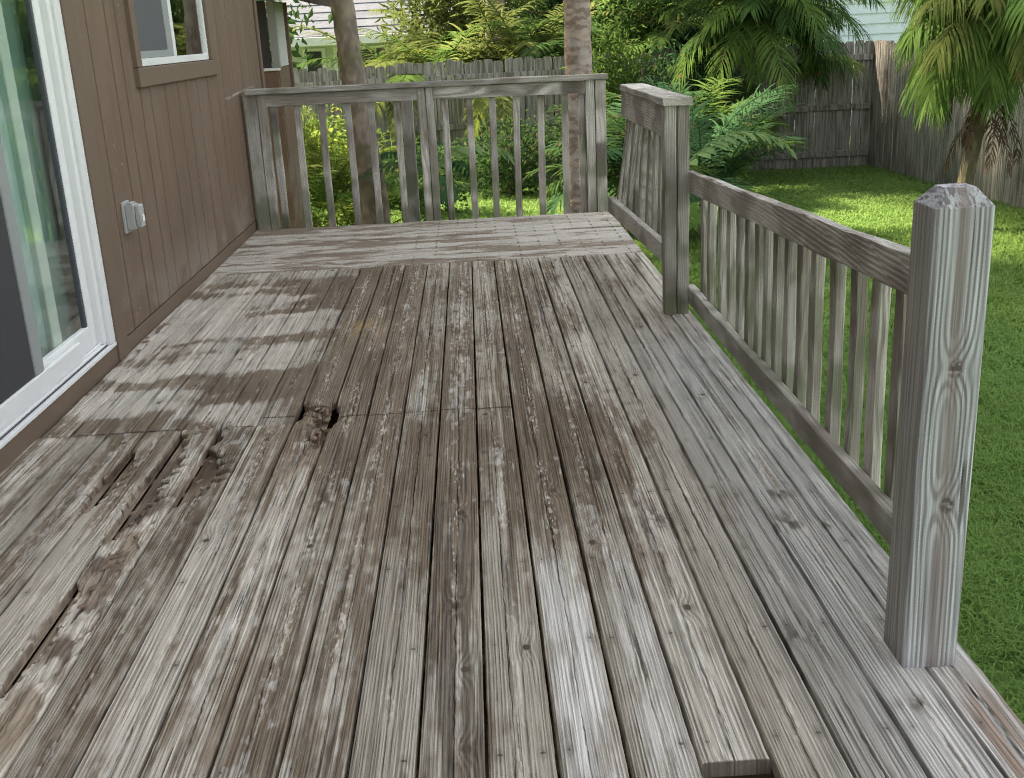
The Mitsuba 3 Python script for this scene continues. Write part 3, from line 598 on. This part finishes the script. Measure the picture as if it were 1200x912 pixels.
# window
win = obj("window", cat([box(-1.80, -1.766, 6.258, 6.283, 1.338, 2.46, 0.002), box(-1.80, -1.766, 7.947, 7.972, 1.338, 2.46, 0.002), box(-1.80, -1.762, 6.283, 7.947, 1.338, 1.378, 0.002), box(-1.80, -1.766, 6.283, 7.947, 2.43, 2.46, 0.002)]), "mat_white", house, label="white framed sliding window with brown trim")
obj("sill_trim", box(-1.788, -1.742, 6.165, 8.145, 1.233, 1.334, 0.003), "mat_brown_trim", win)
for a, b in ((6.165, 6.254), (7.976, 8.115)): obj("side_trim", box(-1.788, -1.744, a, b, 1.336, 2.56, 0.003), "mat_brown_trim", win)
obj("mullion", box(-1.80, -1.768, 7.06, 7.125, 1.379, 2.43, 0.002), "mat_white", win)
obj("screen_frame", cat([box(-1.783, -1.770, 6.284, 7.058, 1.380, 1.418), box(-1.783, -1.770, 6.93, 7.058, 1.418, 2.43)]), "mat_grey_stile", win)
obj("screen", box(-1.777, -1.773, 6.284, 6.929, 1.419, 2.43), "mat_window_screen", win)
obj("pane", (np.array([(-1.785, 7.126, 1.379), (-1.785, 7.946, 1.379), (-1.785, 7.946, 2.43), (-1.785, 7.126, 2.43)]), np.array([[0, 1, 2, 3]])), "mat_glass", win)
# outlet box
ob = thing("outlet_box", "grey weatherproof outlet box mounted low on the brown siding", "outlet box")
obj("back_plate", box(WX + 0.0005, WX + 0.016, 5.585, 5.688, 0.548, 0.705, 0.003), "mat_outlet", ob)
obj("cover", box(WX + 0.017, WX + 0.062, 5.594, 5.680, 0.565, 0.69, 0.004), "mat_outlet", ob)
obj("hood", box(WX + 0.0625, WX + 0.088, 5.60, 5.674, 0.572, 0.686, 0.006), "mat_outlet", ob)
obj("latch", box(WX + 0.0885, WX + 0.094, 5.625, 5.655, 0.60, 0.635, 0.003), "mat_white", ob)
obj("hinge", cat([box(WX + 0.030, WX + 0.05, 5.60, 5.68, 0.691, 0.699, 0.002), box(WX + 0.066, WX + 0.092, 5.594, 5.5995, 0.59, 0.645, 0.001)]), "mat_outlet", ob)

# porch wing past the corner of the house
wing = thing("porch", "dark screened porch corner with a low eave beyond the corner of the house", "porch")
obj("knee_wall", box(-3.4, -1.80, 11.0, 11.05, -0.8, 1.165, 0.003), "mat_siding", wing)
obj("sill", box(-3.4, -1.785, 10.975, 11.07, 1.167, 1.192, 0.003), "mat_white", wing)
obj("screen", box(-3.4, -1.86, 11.02, 11.03, 1.194, 1.80), "mat_screen", wing)
obj("corner_post", box(-1.845, -1.775, 10.99, 11.06, 1.194, 1.80, 0.004), "mat_grey_stile", wing)
obj("side_post", box(-1.83, -1.77, 11.72, 11.78, -0.8, 1.80, 0.004), "mat_brown_trim", wing)
obj("side_panel", box(-1.815, -1.80, 11.09, 11.70, 1.2, 1.80), "mat_pale_wall", wing)
obj("knee_wall", box(-1.815, -1.80, 11.09, 11.70, -0.8, 1.19), "mat_siding", wing)
obj("roof", (np.array([(-1.36, 10.5, 1.74), (-1.36, 12.0, 1.74), (-4, 12.0, 2.5), (-4, 10.5, 2.5), (-1.36, 10.5, 1.86), (-1.36, 12.0, 1.86), (-4, 12.0, 2.62), (-4, 10.5, 2.62)]),
             np.array([(0, 1, 2, 3), (5, 4, 7, 6), (0, 4, 5, 1), (1, 5, 6, 2), (2, 6, 7, 3), (3, 7, 4, 0)])), "mat_groove", wing)

# ---------------------------------------------------------------- fences
def fence_run(key, p0, p1, ztop, rails_at, camera_side, seed):
    r = np.random.default_rng(seed)
    p0, p1 = np.array(p0, float), np.array(p1, float); L = np.linalg.norm(p1 - p0); t = (p1 - p0) / L; nrm = np.array([t[1], -t[0]]) * camera_side
    s = 0.0
    while s < L - 0.05:
        w = r.uniform(0.132, 0.142); zt = ztop + r.normal(0, 0.018)
        a = p0 + t * s; off = r.normal(0, 0.004); lean = r.normal(0, 0.006)
        V = []
        for z, l in ((LAWN - 0.05, 0.0), (zt - 0.03, lean), (zt, lean)):
            cut = 0.02 if z == zt else 0.0
            for ss, dd in ((cut, 0), (w - cut, 0), (w - cut, 0.017), (cut, 0.017)):
                q = a + t * (ss + l) - nrm * (dd + off); V.append((q[0], q[1], z))
        F = []
        for lvl in (0, 4):
            for j in range(4): F += [(lvl + j, lvl + (j + 1) % 4, lvl + 4 + (j + 1) % 4), (lvl + j, lvl + 4 + (j + 1) % 4, lvl + 4 + j)]
        F += [(8, 9, 10), (8, 10, 11)]
        m = (np.array(V), np.array(F)); wood("picket", m, "mat_fence", key, r.random())
        s += w + r.choice([0.003, 0.005, 0.004, 0.012])
    for i, z in enumerate(rails_at):
        a, b = p0 + nrm * 0.022, p1 + nrm * 0.022
        wood("rail", beam((a[0], a[1], z), (b[0], b[1], z), 0.038, 0.085, (nrm[0], nrm[1], 0), seg=8, seed=seed + i), "mat_fence", key, 0.2 + 0.2 * i)
bf = thing("back_fence", "weathered wooden picket fence with cross rails along the back of the yard", "fence")
fence_run(bf, (-8.0, 16.9), (5.97, 16.7), 1.03, (0.80, 0.10, -0.58), 1, 3)
sf = thing("side_fence", "tall grey board fence running down the right side of the lawn", "fence")
fence_run(sf, (5.98, 16.72), (6.75, 1.5), 1.03, (), 1, 4)

# ---------------------------------------------------------------- plants
def frond(o, az, el, L, droop, nl, ll, lw, lift=0.25, fold=0.25, hang=0.6, seed=0, segs=3, start=0.14, jit=0.12):
    """One pinnate frond: a curved rachis and nl pairs of leaflets."""
    r = np.random.default_rng(seed)
    n = 13; s = np.linspace(0, 1, n); ang = el - droop * s ** 1.25
    d = np.array([math.cos(az), math.sin(az), 0.0]); side = np.array([-d[1], d[0], 0.0]); up = np.array([0, 0, 1.0])
    tan = np.cos(ang)[:, None] * d + np.sin(ang)[:, None] * up
    bend = r.normal(0, 0.12)
    tan = tan + side * (bend * s)[:, None]; tan /= np.linalg.norm(tan, axis=1, keepdims=True)
    P = np.asarray(o, float) + np.vstack([[0, 0, 0], np.cumsum((tan[1:] + tan[:-1]) / 2 * (L / (n - 1)), 0)])
    rv, rf = tube(P, np.linspace(0.011, 0.003, n) * max(0.5, L / 1.3), 4)
    q = np.repeat(np.linspace(start, 0.99, nl), 2) + r.normal(0, 0.3 / nl, nl * 2); q = np.clip(q, start, 1)
    sg = np.tile([1.0, -1.0], nl)
    base = np.stack([np.interp(q, s, P[:, i]) for i in range(3)], 1); tg = np.stack([np.interp(q, s, tan[:, i]) for i in range(3)], 1)
    sv = np.cross(tg, up); sv /= np.linalg.norm(sv, axis=1, keepdims=True) + 1e-9; nv = np.cross(sv, tg)
    fwd = 0.45 + 0.9 * q ** 2
    dl = sv * sg[:, None] + tg * fwd[:, None] + nv * (lift + r.normal(0, jit, nl * 2))[:, None]; dl += r.normal(0, jit, dl.shape)
    dl /= np.linalg.norm(dl, axis=1, keepdims=True)
    length = ll * (0.35 + 0.65 * np.sin(np.pi * np.clip(q * 0.92 + 0.06, 0, 1)) ** 0.7) * r.uniform(0.8, 1.1, nl * 2)
    wv = np.cross(dl, nv); wv /= np.linalg.norm(wv, axis=1, keepdims=True) + 1e-9
    wv = wv + nv * fold * sg[:, None] * 0.7
    V = []
    cur = base.copy(); dd = dl.copy()
    prof = [0.45, 1.0, 0.8, 0.0] if segs == 3 else [0.5, 1.0, 0.0]
    for i in range(segs + 1):
        h = (lw / 2 * prof[i]) * np.ones(nl * 2)
        V.append(np.stack([cur - wv * h[:, None], cur + wv * h[:, None]], 1))
        dd = dd - up * hang / segs; dd = dd / np.linalg.norm(dd, axis=1, keepdims=True)
        cur = cur + dd * (length / segs)[:, None]
    V = np.stack(V, 1)
    m = nl * 2; c = (segs + 1) * 2; b = np.arange(m)[:, None] * c; F = []
    for i in range(segs):
        F.append(b + [2 * i, 2 * i + 1, 2 * i + 3])
        if i < segs - 1 or prof[-1] > 0: F.append(b + [2 * i, 2 * i + 3, 2 * i + 2])
    return cat([(V.reshape(-1, 3), np.vstack(F)), (rv, rf)])
def clump(name, label, category, bsdf, x, y, z, n, L, el, droop, nl, ll, lw, seed, group=None, az=(0, 2 * math.pi), stem=None, spread=0.12, **kw):
    r = np.random.default_rng(seed); key = thing(name, label, category, group)
    for i in range(n):
        a = az[0] + (az[1] - az[0]) * (i + r.uniform(-0.4, 0.4)) / n
        bs = bsdf if isinstance(bsdf, str) else bsdf[r.integers(len(bsdf))]
        o = (x + r.normal(0, spread), y + r.normal(0, spread), z + r.normal(0, spread * 0.5))
        obj("frond", frond(o, a, r.uniform(*el), L * r.uniform(0.75, 1.1), r.uniform(*droop), nl, ll, lw, seed=seed * 100 + i, **kw), bs, key)
    if stem:
        obj("stem", tube([(x, y, LAWN - 0.05), (x * 0.5 + x * 0.5, y, (z + LAWN) / 2), (x, y, z)], [stem * 1.15, stem, stem * 0.9], 10, 0.25, seed), "mat_bark", key)
    return key
def bush(name, label, category, bsdf, x, y, z0, rx, ry, h, n, leafsize, seed, group=None, trunk=0.03, narrow=0.45):
    """A shrub: forked stems and many leaf-sized faces gathered in clumps."""
    r = np.random.default_rng(seed); key = thing(name, label, category, group)
    stems, tips = [], []
    for i in range(6):
        a = r.uniform(0, 6.28); e = np.array([x + rx * 0.7 * math.cos(a) * r.random(), y + ry * 0.7 * math.sin(a) * r.random(), z0 + h * r.uniform(0.6, 0.95)])
        b0 = np.array([x + r.normal(0, 0.05), y + r.normal(0, 0.05), z0 - 0.03]); m = (b0 + e) / 2 + r.normal(0, 0.08, 3)
        stems.append(tube([b0, m, e], [trunk, trunk * 0.75, trunk * 0.3], 6)); tips.append(e)
    obj("stems", cat(stems), "mat_bark", key)
    nc = max(8, n // 60)
    u = r.normal(0, 1, (nc, 3)); u /= np.linalg.norm(u, axis=1, keepdims=True)
    cen = np.array([x, y, z0 + h * 0.55]) + u * np.array([rx, ry, h * 0.5]) * (r.random((nc, 1)) ** 0.4) * 0.9
    ci = r.integers(0, nc, n); pos = cen[ci] + r.normal(0, 1, (n, 3)) * np.array([rx, ry, h * 0.5]) * 0.20
    pos[:, 2] = np.maximum(pos[:, 2], z0 + 0.03)
    d = r.normal(0, 1, (n, 3)); d[:, 2] -= 0.3; d /= np.linalg.norm(d, axis=1, keepdims=True)
    s = np.cross(d, r.normal(0, 1, (n, 3))); s /= np.linalg.norm(s, axis=1, keepdims=True); nn = np.cross(d, s)
    ll = leafsize * r.uniform(0.6, 1.2, n)[:, None]; w = ll * narrow
    V = np.stack([pos, pos + d * ll * 0.45 + s * w * 0.5 + nn * ll * 0.08, pos + d * ll - nn * ll * 0.1, pos + d * ll * 0.45 - s * w * 0.5 + nn * ll * 0.08], 1).reshape(-1, 3)
    b = np.arange(n)[:, None] * 4
    obj("foliage", (V, np.vstack([b + [0, 1, 2], b + [0, 2, 3]])), bsdf, key, kind="stuff")
    return key

# two trees with trunks in view behind the far railing
def tree(label, pts, radii, bark, crown_at, crown_r, n, leafmat, seed, wob):
    key = thing("tree", label, "tree"); r = np.random.default_rng(seed)
    t = np.linspace(0, 1, 46); P = np.stack([np.interp(t, np.linspace(0, 1, len(pts)), np.array(pts)[:, i]) for i in range(3)], 1)
    R = np.interp(t, np.linspace(0, 1, len(radii)), radii)
    obj("trunk", tube(P, R, 20, wob, seed), bark, key, smooth=True)
    br, tips = [], []
    for i in range(16):
        a = i * 2.4 + r.uniform(-0.4, 0.4); b0 = P[-1] - (P[-1] - P[-14]) * r.random()
        e = np.array(crown_at) + np.array([math.cos(a), math.sin(a), r.uniform(-0.4, 0.8)]) * np.array(crown_r) * r.uniform(0.5, 0.95)
        br.append(tube([b0, (b0 + e) / 2 + r.normal(0, 0.2, 3), e], [R[-1] * 0.5, R[-1] * 0.3, 0.012], 6)); tips.append(e)
    obj("limbs", cat(br), bark, key)
    tips = np.array(tips + [(np.array(q) + np.array(crown_at)) / 2 for q in tips])
    ci = r.integers(0, len(tips), n); pos = tips[ci] + r.normal(0, 0.42, (n, 3)) * np.array(crown_r) * 0.5
    d = r.normal(0, 1, (n, 3)); d /= np.linalg.norm(d, axis=1, keepdims=True); s = np.cross(d, r.normal(0, 1, (n, 3))); s /= np.linalg.norm(s, axis=1, keepdims=True)
    l = r.uniform(0.10, 0.2, n)[:, None]; V = np.stack([pos, pos + d * l * 0.5 + s * l * 0.25, pos + d * l, pos + d * l * 0.5 - s * l * 0.25], 1).reshape(-1, 3)
    b = np.arange(n)[:, None] * 4
    obj("crown", (V, np.vstack([b + [0, 1, 2], b + [0, 2, 3]])), leafmat, key, kind="stuff")
    return key
tree("thick reddish grey ringed trunk behind the right end of the back railing", [(1.03, 11, -0.85), (1.03, 11, -0.2), (1.07, 11, 0.9), (1.08, 11, 1.9), (1.12, 11, 4.2), (1.15, 11, 6.0)], [0.17, 0.13, 0.127, 0.127, 0.12, 0.10], "mat_palm_bark", (1.2, 11, 7.0), (2.6, 2.6, 1.5), 3500, "mat_leaf_mid", 2, 0.22)
tree("leaning smooth brown trunk behind the left half of the back railing", [(-0.95, 10.8, -0.85), (-0.99, 10.8, 0.1), (-1.06, 10.8, 0.9), (-1.12, 10.8, 1.8), (-1.25, 10.8, 3.4), (-1.3, 10.8, 5.0)], [0.165, 0.135, 0.112, 0.108, 0.10, 0.085], "mat_bark", (-1.4, 10.8, 6.0), (2.4, 2.4, 1.4), 8000, "mat_leaf_mid", 4, 0.30)

tree("tall added tree behind the porch at the left whose hanging branches shade the yard", [(-4.6, 14.2, -0.85), (-4.6, 14.2, 1.5), (-4.4, 14.0, 4.0)], [0.22, 0.18, 0.14], "mat_bark", (-4.4, 12.5, 6.0), (2.2, 2.0, 1.5), 4000, "mat_leaf_mid", 6, 0.2)  # tree added for its crown, which shades the lawn from out of view

tree("tall added tree rising out of the feathery palms, its unseen crown shading the side fence", [(0.5, 19.6, -0.85), (0.5, 19.4, 1.5), (0.7, 17.6, 4.5)], [0.2, 0.16, 0.13], "mat_bark", (0.9, 16.2, 6.0), (1.7, 3.2, 1.2), 8000, "mat_leaf_mid", 9, 0.2)  # extra tree, crown out of view, added to keep sun off the side fence

# right: shaggy palm against the side fence
key = thing("palm", "shaggy palm with long drooping leaves on a brown stem against the right fence", "palm")
obj("trunk", tube([(5.02, 11.2, -0.85), (5.05, 11.2, -0.2), (5.10, 11.1, 0.5), (5.15, 10.9, 1.3)], [0.10, 0.075, 0.085, 0.10], 12, 0.7, 5), "mat_bark", key)
r = np.random.default_rng(31)
for i in range(70):
    a = i * 2.399; el = r.uniform(-0.1, 1.25)
    obj("frond", frond((5.15 + 0.05 * math.cos(a), 10.9 + 0.05 * math.sin(a), 1.30 + r.uniform(-0.15, 0.15)), a, el, r.uniform(0.95, 1.3), r.uniform(1.3, 2.2), 44, 0.55, 0.021, hang=1.5, seed=3100 + i, lift=0.1), r.choice(["mat_leaf_mid", "mat_leaf_bright", "mat_leaf_mid", "mat_leaf_olive"]), key)
for i in range(8):
    a = i * 2.399 + 0.5
    obj("dead_frond", frond((5.1, 11.05, 0.75 + r.uniform(-0.3, 0.4)), a, -0.7, r.uniform(0.6, 0.95), 0.8, 16, 0.2, 0.016, hang=1.6, seed=3300 + i), "mat_dead_leaf", key, label="dead brown frond hanging down" if i == 0 else None)

clump("fan_plant", "dark blue green feathery plant behind the tall side railing", "plant", ["mat_leaf_blue", "mat_leaf_mid", "mat_leaf_blue"], 2.45, 11.6, -0.25, 26, 1.25, (0.45, 1.4), (0.6, 1.3), 40, 0.40, 0.021, 61, stem=0.09, hang=0.5)
clump("fan_plant", "dark feathery plant between the ringed trunk and the tall side railing", "plant", ["mat_leaf_blue", "mat_leaf_dark"], 1.75, 12.2, -0.2, 34, 1.25, (0.2, 1.35), (0.7, 1.4), 34, 0.38, 0.028, 62, stem=0.08)
clump("fan_plant", "dark feathery plant in front of the back fence, right of the tall railing", "plant", ["mat_leaf_dark", "mat_leaf_mid"], 2.75, 14.3, 0.0, 26, 1.25, (0.2, 1.4), (0.7, 1.4), 38, 0.44, 0.030, 63, stem=0.09)
# broad bright leaf over the low railing
key = thing("broad_leaf_plant", "plant with one broad bright arching leaf right of the tall railing", "plant")
for i, (a, el, L, dr_) in enumerate([(0.02, 1.0, 1.12, 1.85), (0.5, 0.2, 0.8, 0.9), (-0.6, 0.1, 0.85, 1.0), (2.6, 0.7, 0.6, 1.2), (-1.6, 0.4, 0.7, 1.0), (-0.2, -0.1, 0.95, 0.7)]):
    obj("frond", frond((1.70, 9.15, 0.20 if i == 0 else -0.05), a, el, L, dr_, 15 if i == 0 else 16, 0.23 if i == 0 else 0.20, 0.085 if i == 0 else 0.03, lift=0.1, hang=0.8, jit=0.03, seed=700 + i), "mat_leaf_pale" if i == 0 else ("mat_leaf_bright" if i < 3 else "mat_leaf_mid"), key, label="broad bright green arching leaf" if i == 0 else None)
obj("stem", tube([(1.68, 9.17, LAWN - 0.03), (1.70, 9.15, -0.1), (1.70, 9.15, 0.20)], [0.03, 0.022, 0.014], 8), "mat_stem", key)
key = thing("arching_leaf_plant", "plant with a wide arching leaf behind the middle of the back railing", "plant")
for i, (a, el, L, dr_) in enumerate([(0.0, 0.95, 1.0, 1.9), (0.9, 0.5, 0.8, 1.4), (2.4, 0.8, 0.7, 1.2), (-1.2, 0.3, 0.6, 1.2), (3.4, 0.7, 0.7, 1.4), (1.6, 0.9, 0.8, 1.2)]):
    obj("frond", frond((-0.42, 10.5, 0.16), a, el, L, dr_, 16 if i == 0 else 20, 0.24, 0.085 if i == 0 else 0.03, lift=0.1, hang=0.9, jit=0.03, seed=720 + i), "mat_leaf_blue" if i else "mat_leaf_pale", key)
obj("stem", tube([(-0.44, 10.52, LAWN - 0.03), (-0.42, 10.5, 0.16)], [0.05, 0.03], 8), "mat_stem", key)

# left: sunlit ferns behind the back railing
for i, (x, y, z, mats, lab) in enumerate([(-1.95, 12.5, -0.45, ["mat_leaf_yellow", "mat_leaf_bright"], "yellow green fern nearest the house corner behind the back railing"),
                                    (-1.55, 12.6, -0.2, ["mat_leaf_yellow", "mat_leaf_olive"], "tall yellow green fern left of the leaning trunk"),
                                    (-1.3, 12.1, -0.7, ["mat_leaf_bright", "mat_leaf_yellow"], "low bright fern seen under the left end of the back railing"),
                                    (-0.75, 12.3, -0.4, ["mat_leaf_mid", "mat_leaf_dark"], "shaded fern right of the leaning trunk")]):
    clump("fern", lab, "fern", mats, x, y, z, 20, 1.05, (0.3, 1.35), (0.6, 1.5), 26, 0.20, 0.020, 80 + i)
for i, (x, y, rx, h, mat, lab) in enumerate([(-1.9, 13.2, 0.7, 1.5, "mat_leaf_yellow", "yellow leaved shrub by the porch beyond the back railing"), (-0.55, 14.2, 0.8, 0.9, "mat_leaf_dark", "dark low shrub behind the leaning trunk"),
                                     (0.5, 15.6, 0.9, 1.0, "mat_leaf_dark", "dark shrub at the foot of the back fence, left of the ringed trunk"), (2.0, 15.7, 0.9, 1.1, "mat_leaf_dark", "dark shrub at the foot of the back fence, right of the ringed trunk"), (-2.2, 15.6, 1.0, 1.3, "mat_leaf_mid", "shrub at the left end of the back fence")]):
    bush("shrub", lab, "shrub", mat, x, y, LAWN, rx, 0.5, h, 2600, 0.09, 90 + i)
single("old_fence_post", beam((-0.555, 10.0, -0.85), (-0.545, 10.0, 0.99), 0.10, 0.09, (1, 0, 0), seg=8, seed=77), "mat_rail_z", "pale weathered square post behind the middle of the back railing", "post", uv=np.tile([[0.6, 0.5]], (72, 1)))
for i, (x, y, rx, h, mat, lab) in enumerate([(2.15, 16.1, 0.55, 2.15, "mat_leaf_mid", "tall fine leaved shrub against the back fence just right of the ringed trunk"), (3.15, 15.9, 0.65, 2.0, "mat_leaf_blue", "tall dark fine leaved shrub against the back fence under the drooping corner palm")]):
    bush("shrub", lab, "shrub", mat, x, y, LAWN, rx, 0.4, h, 4200, 0.13, 200 + i, narrow=0.22)
# mass of feathery palms beyond the back fence
k0 = 0
for x, y, z, n, L, mats, lab in [(-0.6, 18.2, 0.3, 52, 2.0, ["mat_leaf_olive", "mat_leaf_mid"], "feathery yellow green palm behind the fence, right of the grey house"),
                                 (0.9, 18.6, 0.4, 60, 2.2, ["mat_leaf_yellow", "mat_leaf_olive"], "tall yellow feathery palm behind the fence, left of the ringed trunk"),
                                 (2.4, 18.3, 0.4, 60, 2.2, ["mat_leaf_mid", "mat_leaf_dark"], "feathery green palm behind the fence, just right of the ringed trunk"),
                                 (3.5, 17.9, 0.4, 60, 2.0, ["mat_leaf_olive", "mat_leaf_mid"], "dense olive feathery palm behind the fence above the tall side railing"),
                                 (4.4, 18.3, 0.5, 52, 2.0, ["mat_leaf_mid", "mat_leaf_olive"], "feathery palm behind the fence, second from the fence corner")]:
    k0 += 1
    clump("feather_palm", lab, "palm", mats, x, y, z, n, L, (0.0, 1.45), (0.9, 1.9), 40, 0.46, 0.036, 110 + k0, stem=0.10, spread=0.45, hang=0.7)
for i, (x, y, rx, h, mat, lab) in enumerate([(-0.1, 20.4, 1.3, 4.0, "mat_leaf_olive", "bamboo thicket right of the grey house"), (2.2, 20.6, 1.4, 4.6, "mat_leaf_dark", "dark bamboo thicket behind the ringed trunk"), (4.3, 20.3, 1.2, 4.2, "mat_leaf_mid", "green bamboo thicket left of the blue house"), (3.1, 17.6, 0.8, 2.9, "mat_leaf_mid", "bamboo close behind the fence above the tall railing")]):
    bush("bamboo", lab, "bamboo", mat, x, y, LAWN, rx, 0.6, h, 6500, 0.26, 170 + i, narrow=0.16)
cp_ = clump("corner_palm", "dark drooping palm hanging over the back fence near the corner", "palm", ["mat_leaf_dark", "mat_leaf_dark", "mat_leaf_mid"], 4.15, 15.7, 1.45, 60, 1.6, (-0.1, 1.2), (1.0, 1.9), 46, 0.48, 0.021, 130, hang=1.0)
obj("stem", tube([(4.35, 17.3, LAWN - 0.05), (4.33, 17.1, 0.4), (4.25, 16.5, 1.15), (4.15, 15.75, 1.45)], [0.08, 0.07, 0.065, 0.05], 10, 0.25, 9), "mat_bark", cp_)
for i, (x, y, r_, h) in enumerate([(-6, 24, 2.5, 5), (3.0, 24, 2.4, 6), (7.5, 26.5, 2.4, 6.5), (-9, 20, 2, 5)]):
    bush("background_tree", ["dense tree left of the grey house", "dense green tree behind the feathery palms", "dense tree beyond the fence corner", "dense tree at the far left beyond the fence"][i], "tree", "mat_leaf_dark", x, y, LAWN, r_, r_ * 0.8, h, 7000, 0.28, 150 + i, trunk=0.12)

# neighbours' houses
hs = thing("grey_house", "grey roofed neighbouring house with pale eaves beyond the back fence", "house")
obj("wall", box(-5.0, 3.0, 28.4, 36, LAWN, 1.32), "mat_pale_wall", hs)
obj("fascia", box(-5.4, 3.4, 27.85, 27.95, 1.28, 1.48, 0.01), "mat_white", hs)
obj("soffit", box(-5.4, 3.4, 27.95, 28.4, 1.325, 1.36), "mat_white", hs)
for i in range(16):
    y0, z0 = 27.9 + i * 0.42, 1.50 + i * 0.19
    obj("shingle_course", (np.array([(-5.45, y0, z0), (3.45, y0, z0), (3.45, y0 + 0.45, z0 + 0.175), (-5.45, y0 + 0.45, z0 + 0.175), (-5.45, y0, z0 - 0.03), (3.45, y0, z0 - 0.03)]), np.array([(0, 1, 2), (0, 2, 3), (4, 5, 1), (4, 1, 0)])), "mat_shingle", hs)
for x0, x1 in ((-4.0, -3.45), (-3.25, -1.9), (-1.2, -0.2), (0.6, 1.9)):
    w_ = obj("window", box(x0, x1, 28.37, 28.39, 0.1, 1.22), "mat_white", hs)
    obj("pane", box(x0 + 0.09, x1 - 0.09, 28.345, 28.365, 0.18, 1.15), "mat_dark_glass", w_)
bh = thing("blue_house", "pale blue house with lap siding beyond the fence corner", "house")
for i in range(26):
    z = LAWN + i * 0.2
    obj("siding_board", (np.array([(5.0, 23.0, z), (15, 23.0, z), (15, 23.03, z + 0.21), (5.0, 23.03, z + 0.21), (5.0, 23.04, z), (15, 23.04, z)]), np.array([(0, 1, 2), (0, 2, 3), (0, 4, 5), (0, 5, 1)])), "mat_blue_wall", bh)
obj("wall", box(5.02, 15, 23.05, 30, LAWN, 4.4), "mat_blue_wall", bh)
obj("roof", (np.array([(4.6, 22.5, 4.35), (15.4, 22.5, 4.35), (15.4, 26.5, 6.2), (4.6, 26.5, 6.2), (4.6, 30.5, 4.35), (15.4, 30.5, 4.35), (4.6, 22.5, 4.5), (15.4, 22.5, 4.5)]), np.array([(0, 1, 2), (0, 2, 3), (3, 2, 5), (3, 5, 4), (0, 1, 7), (0, 7, 6), (6, 7, 2), (6, 2, 3)])), "mat_shingle", bh)
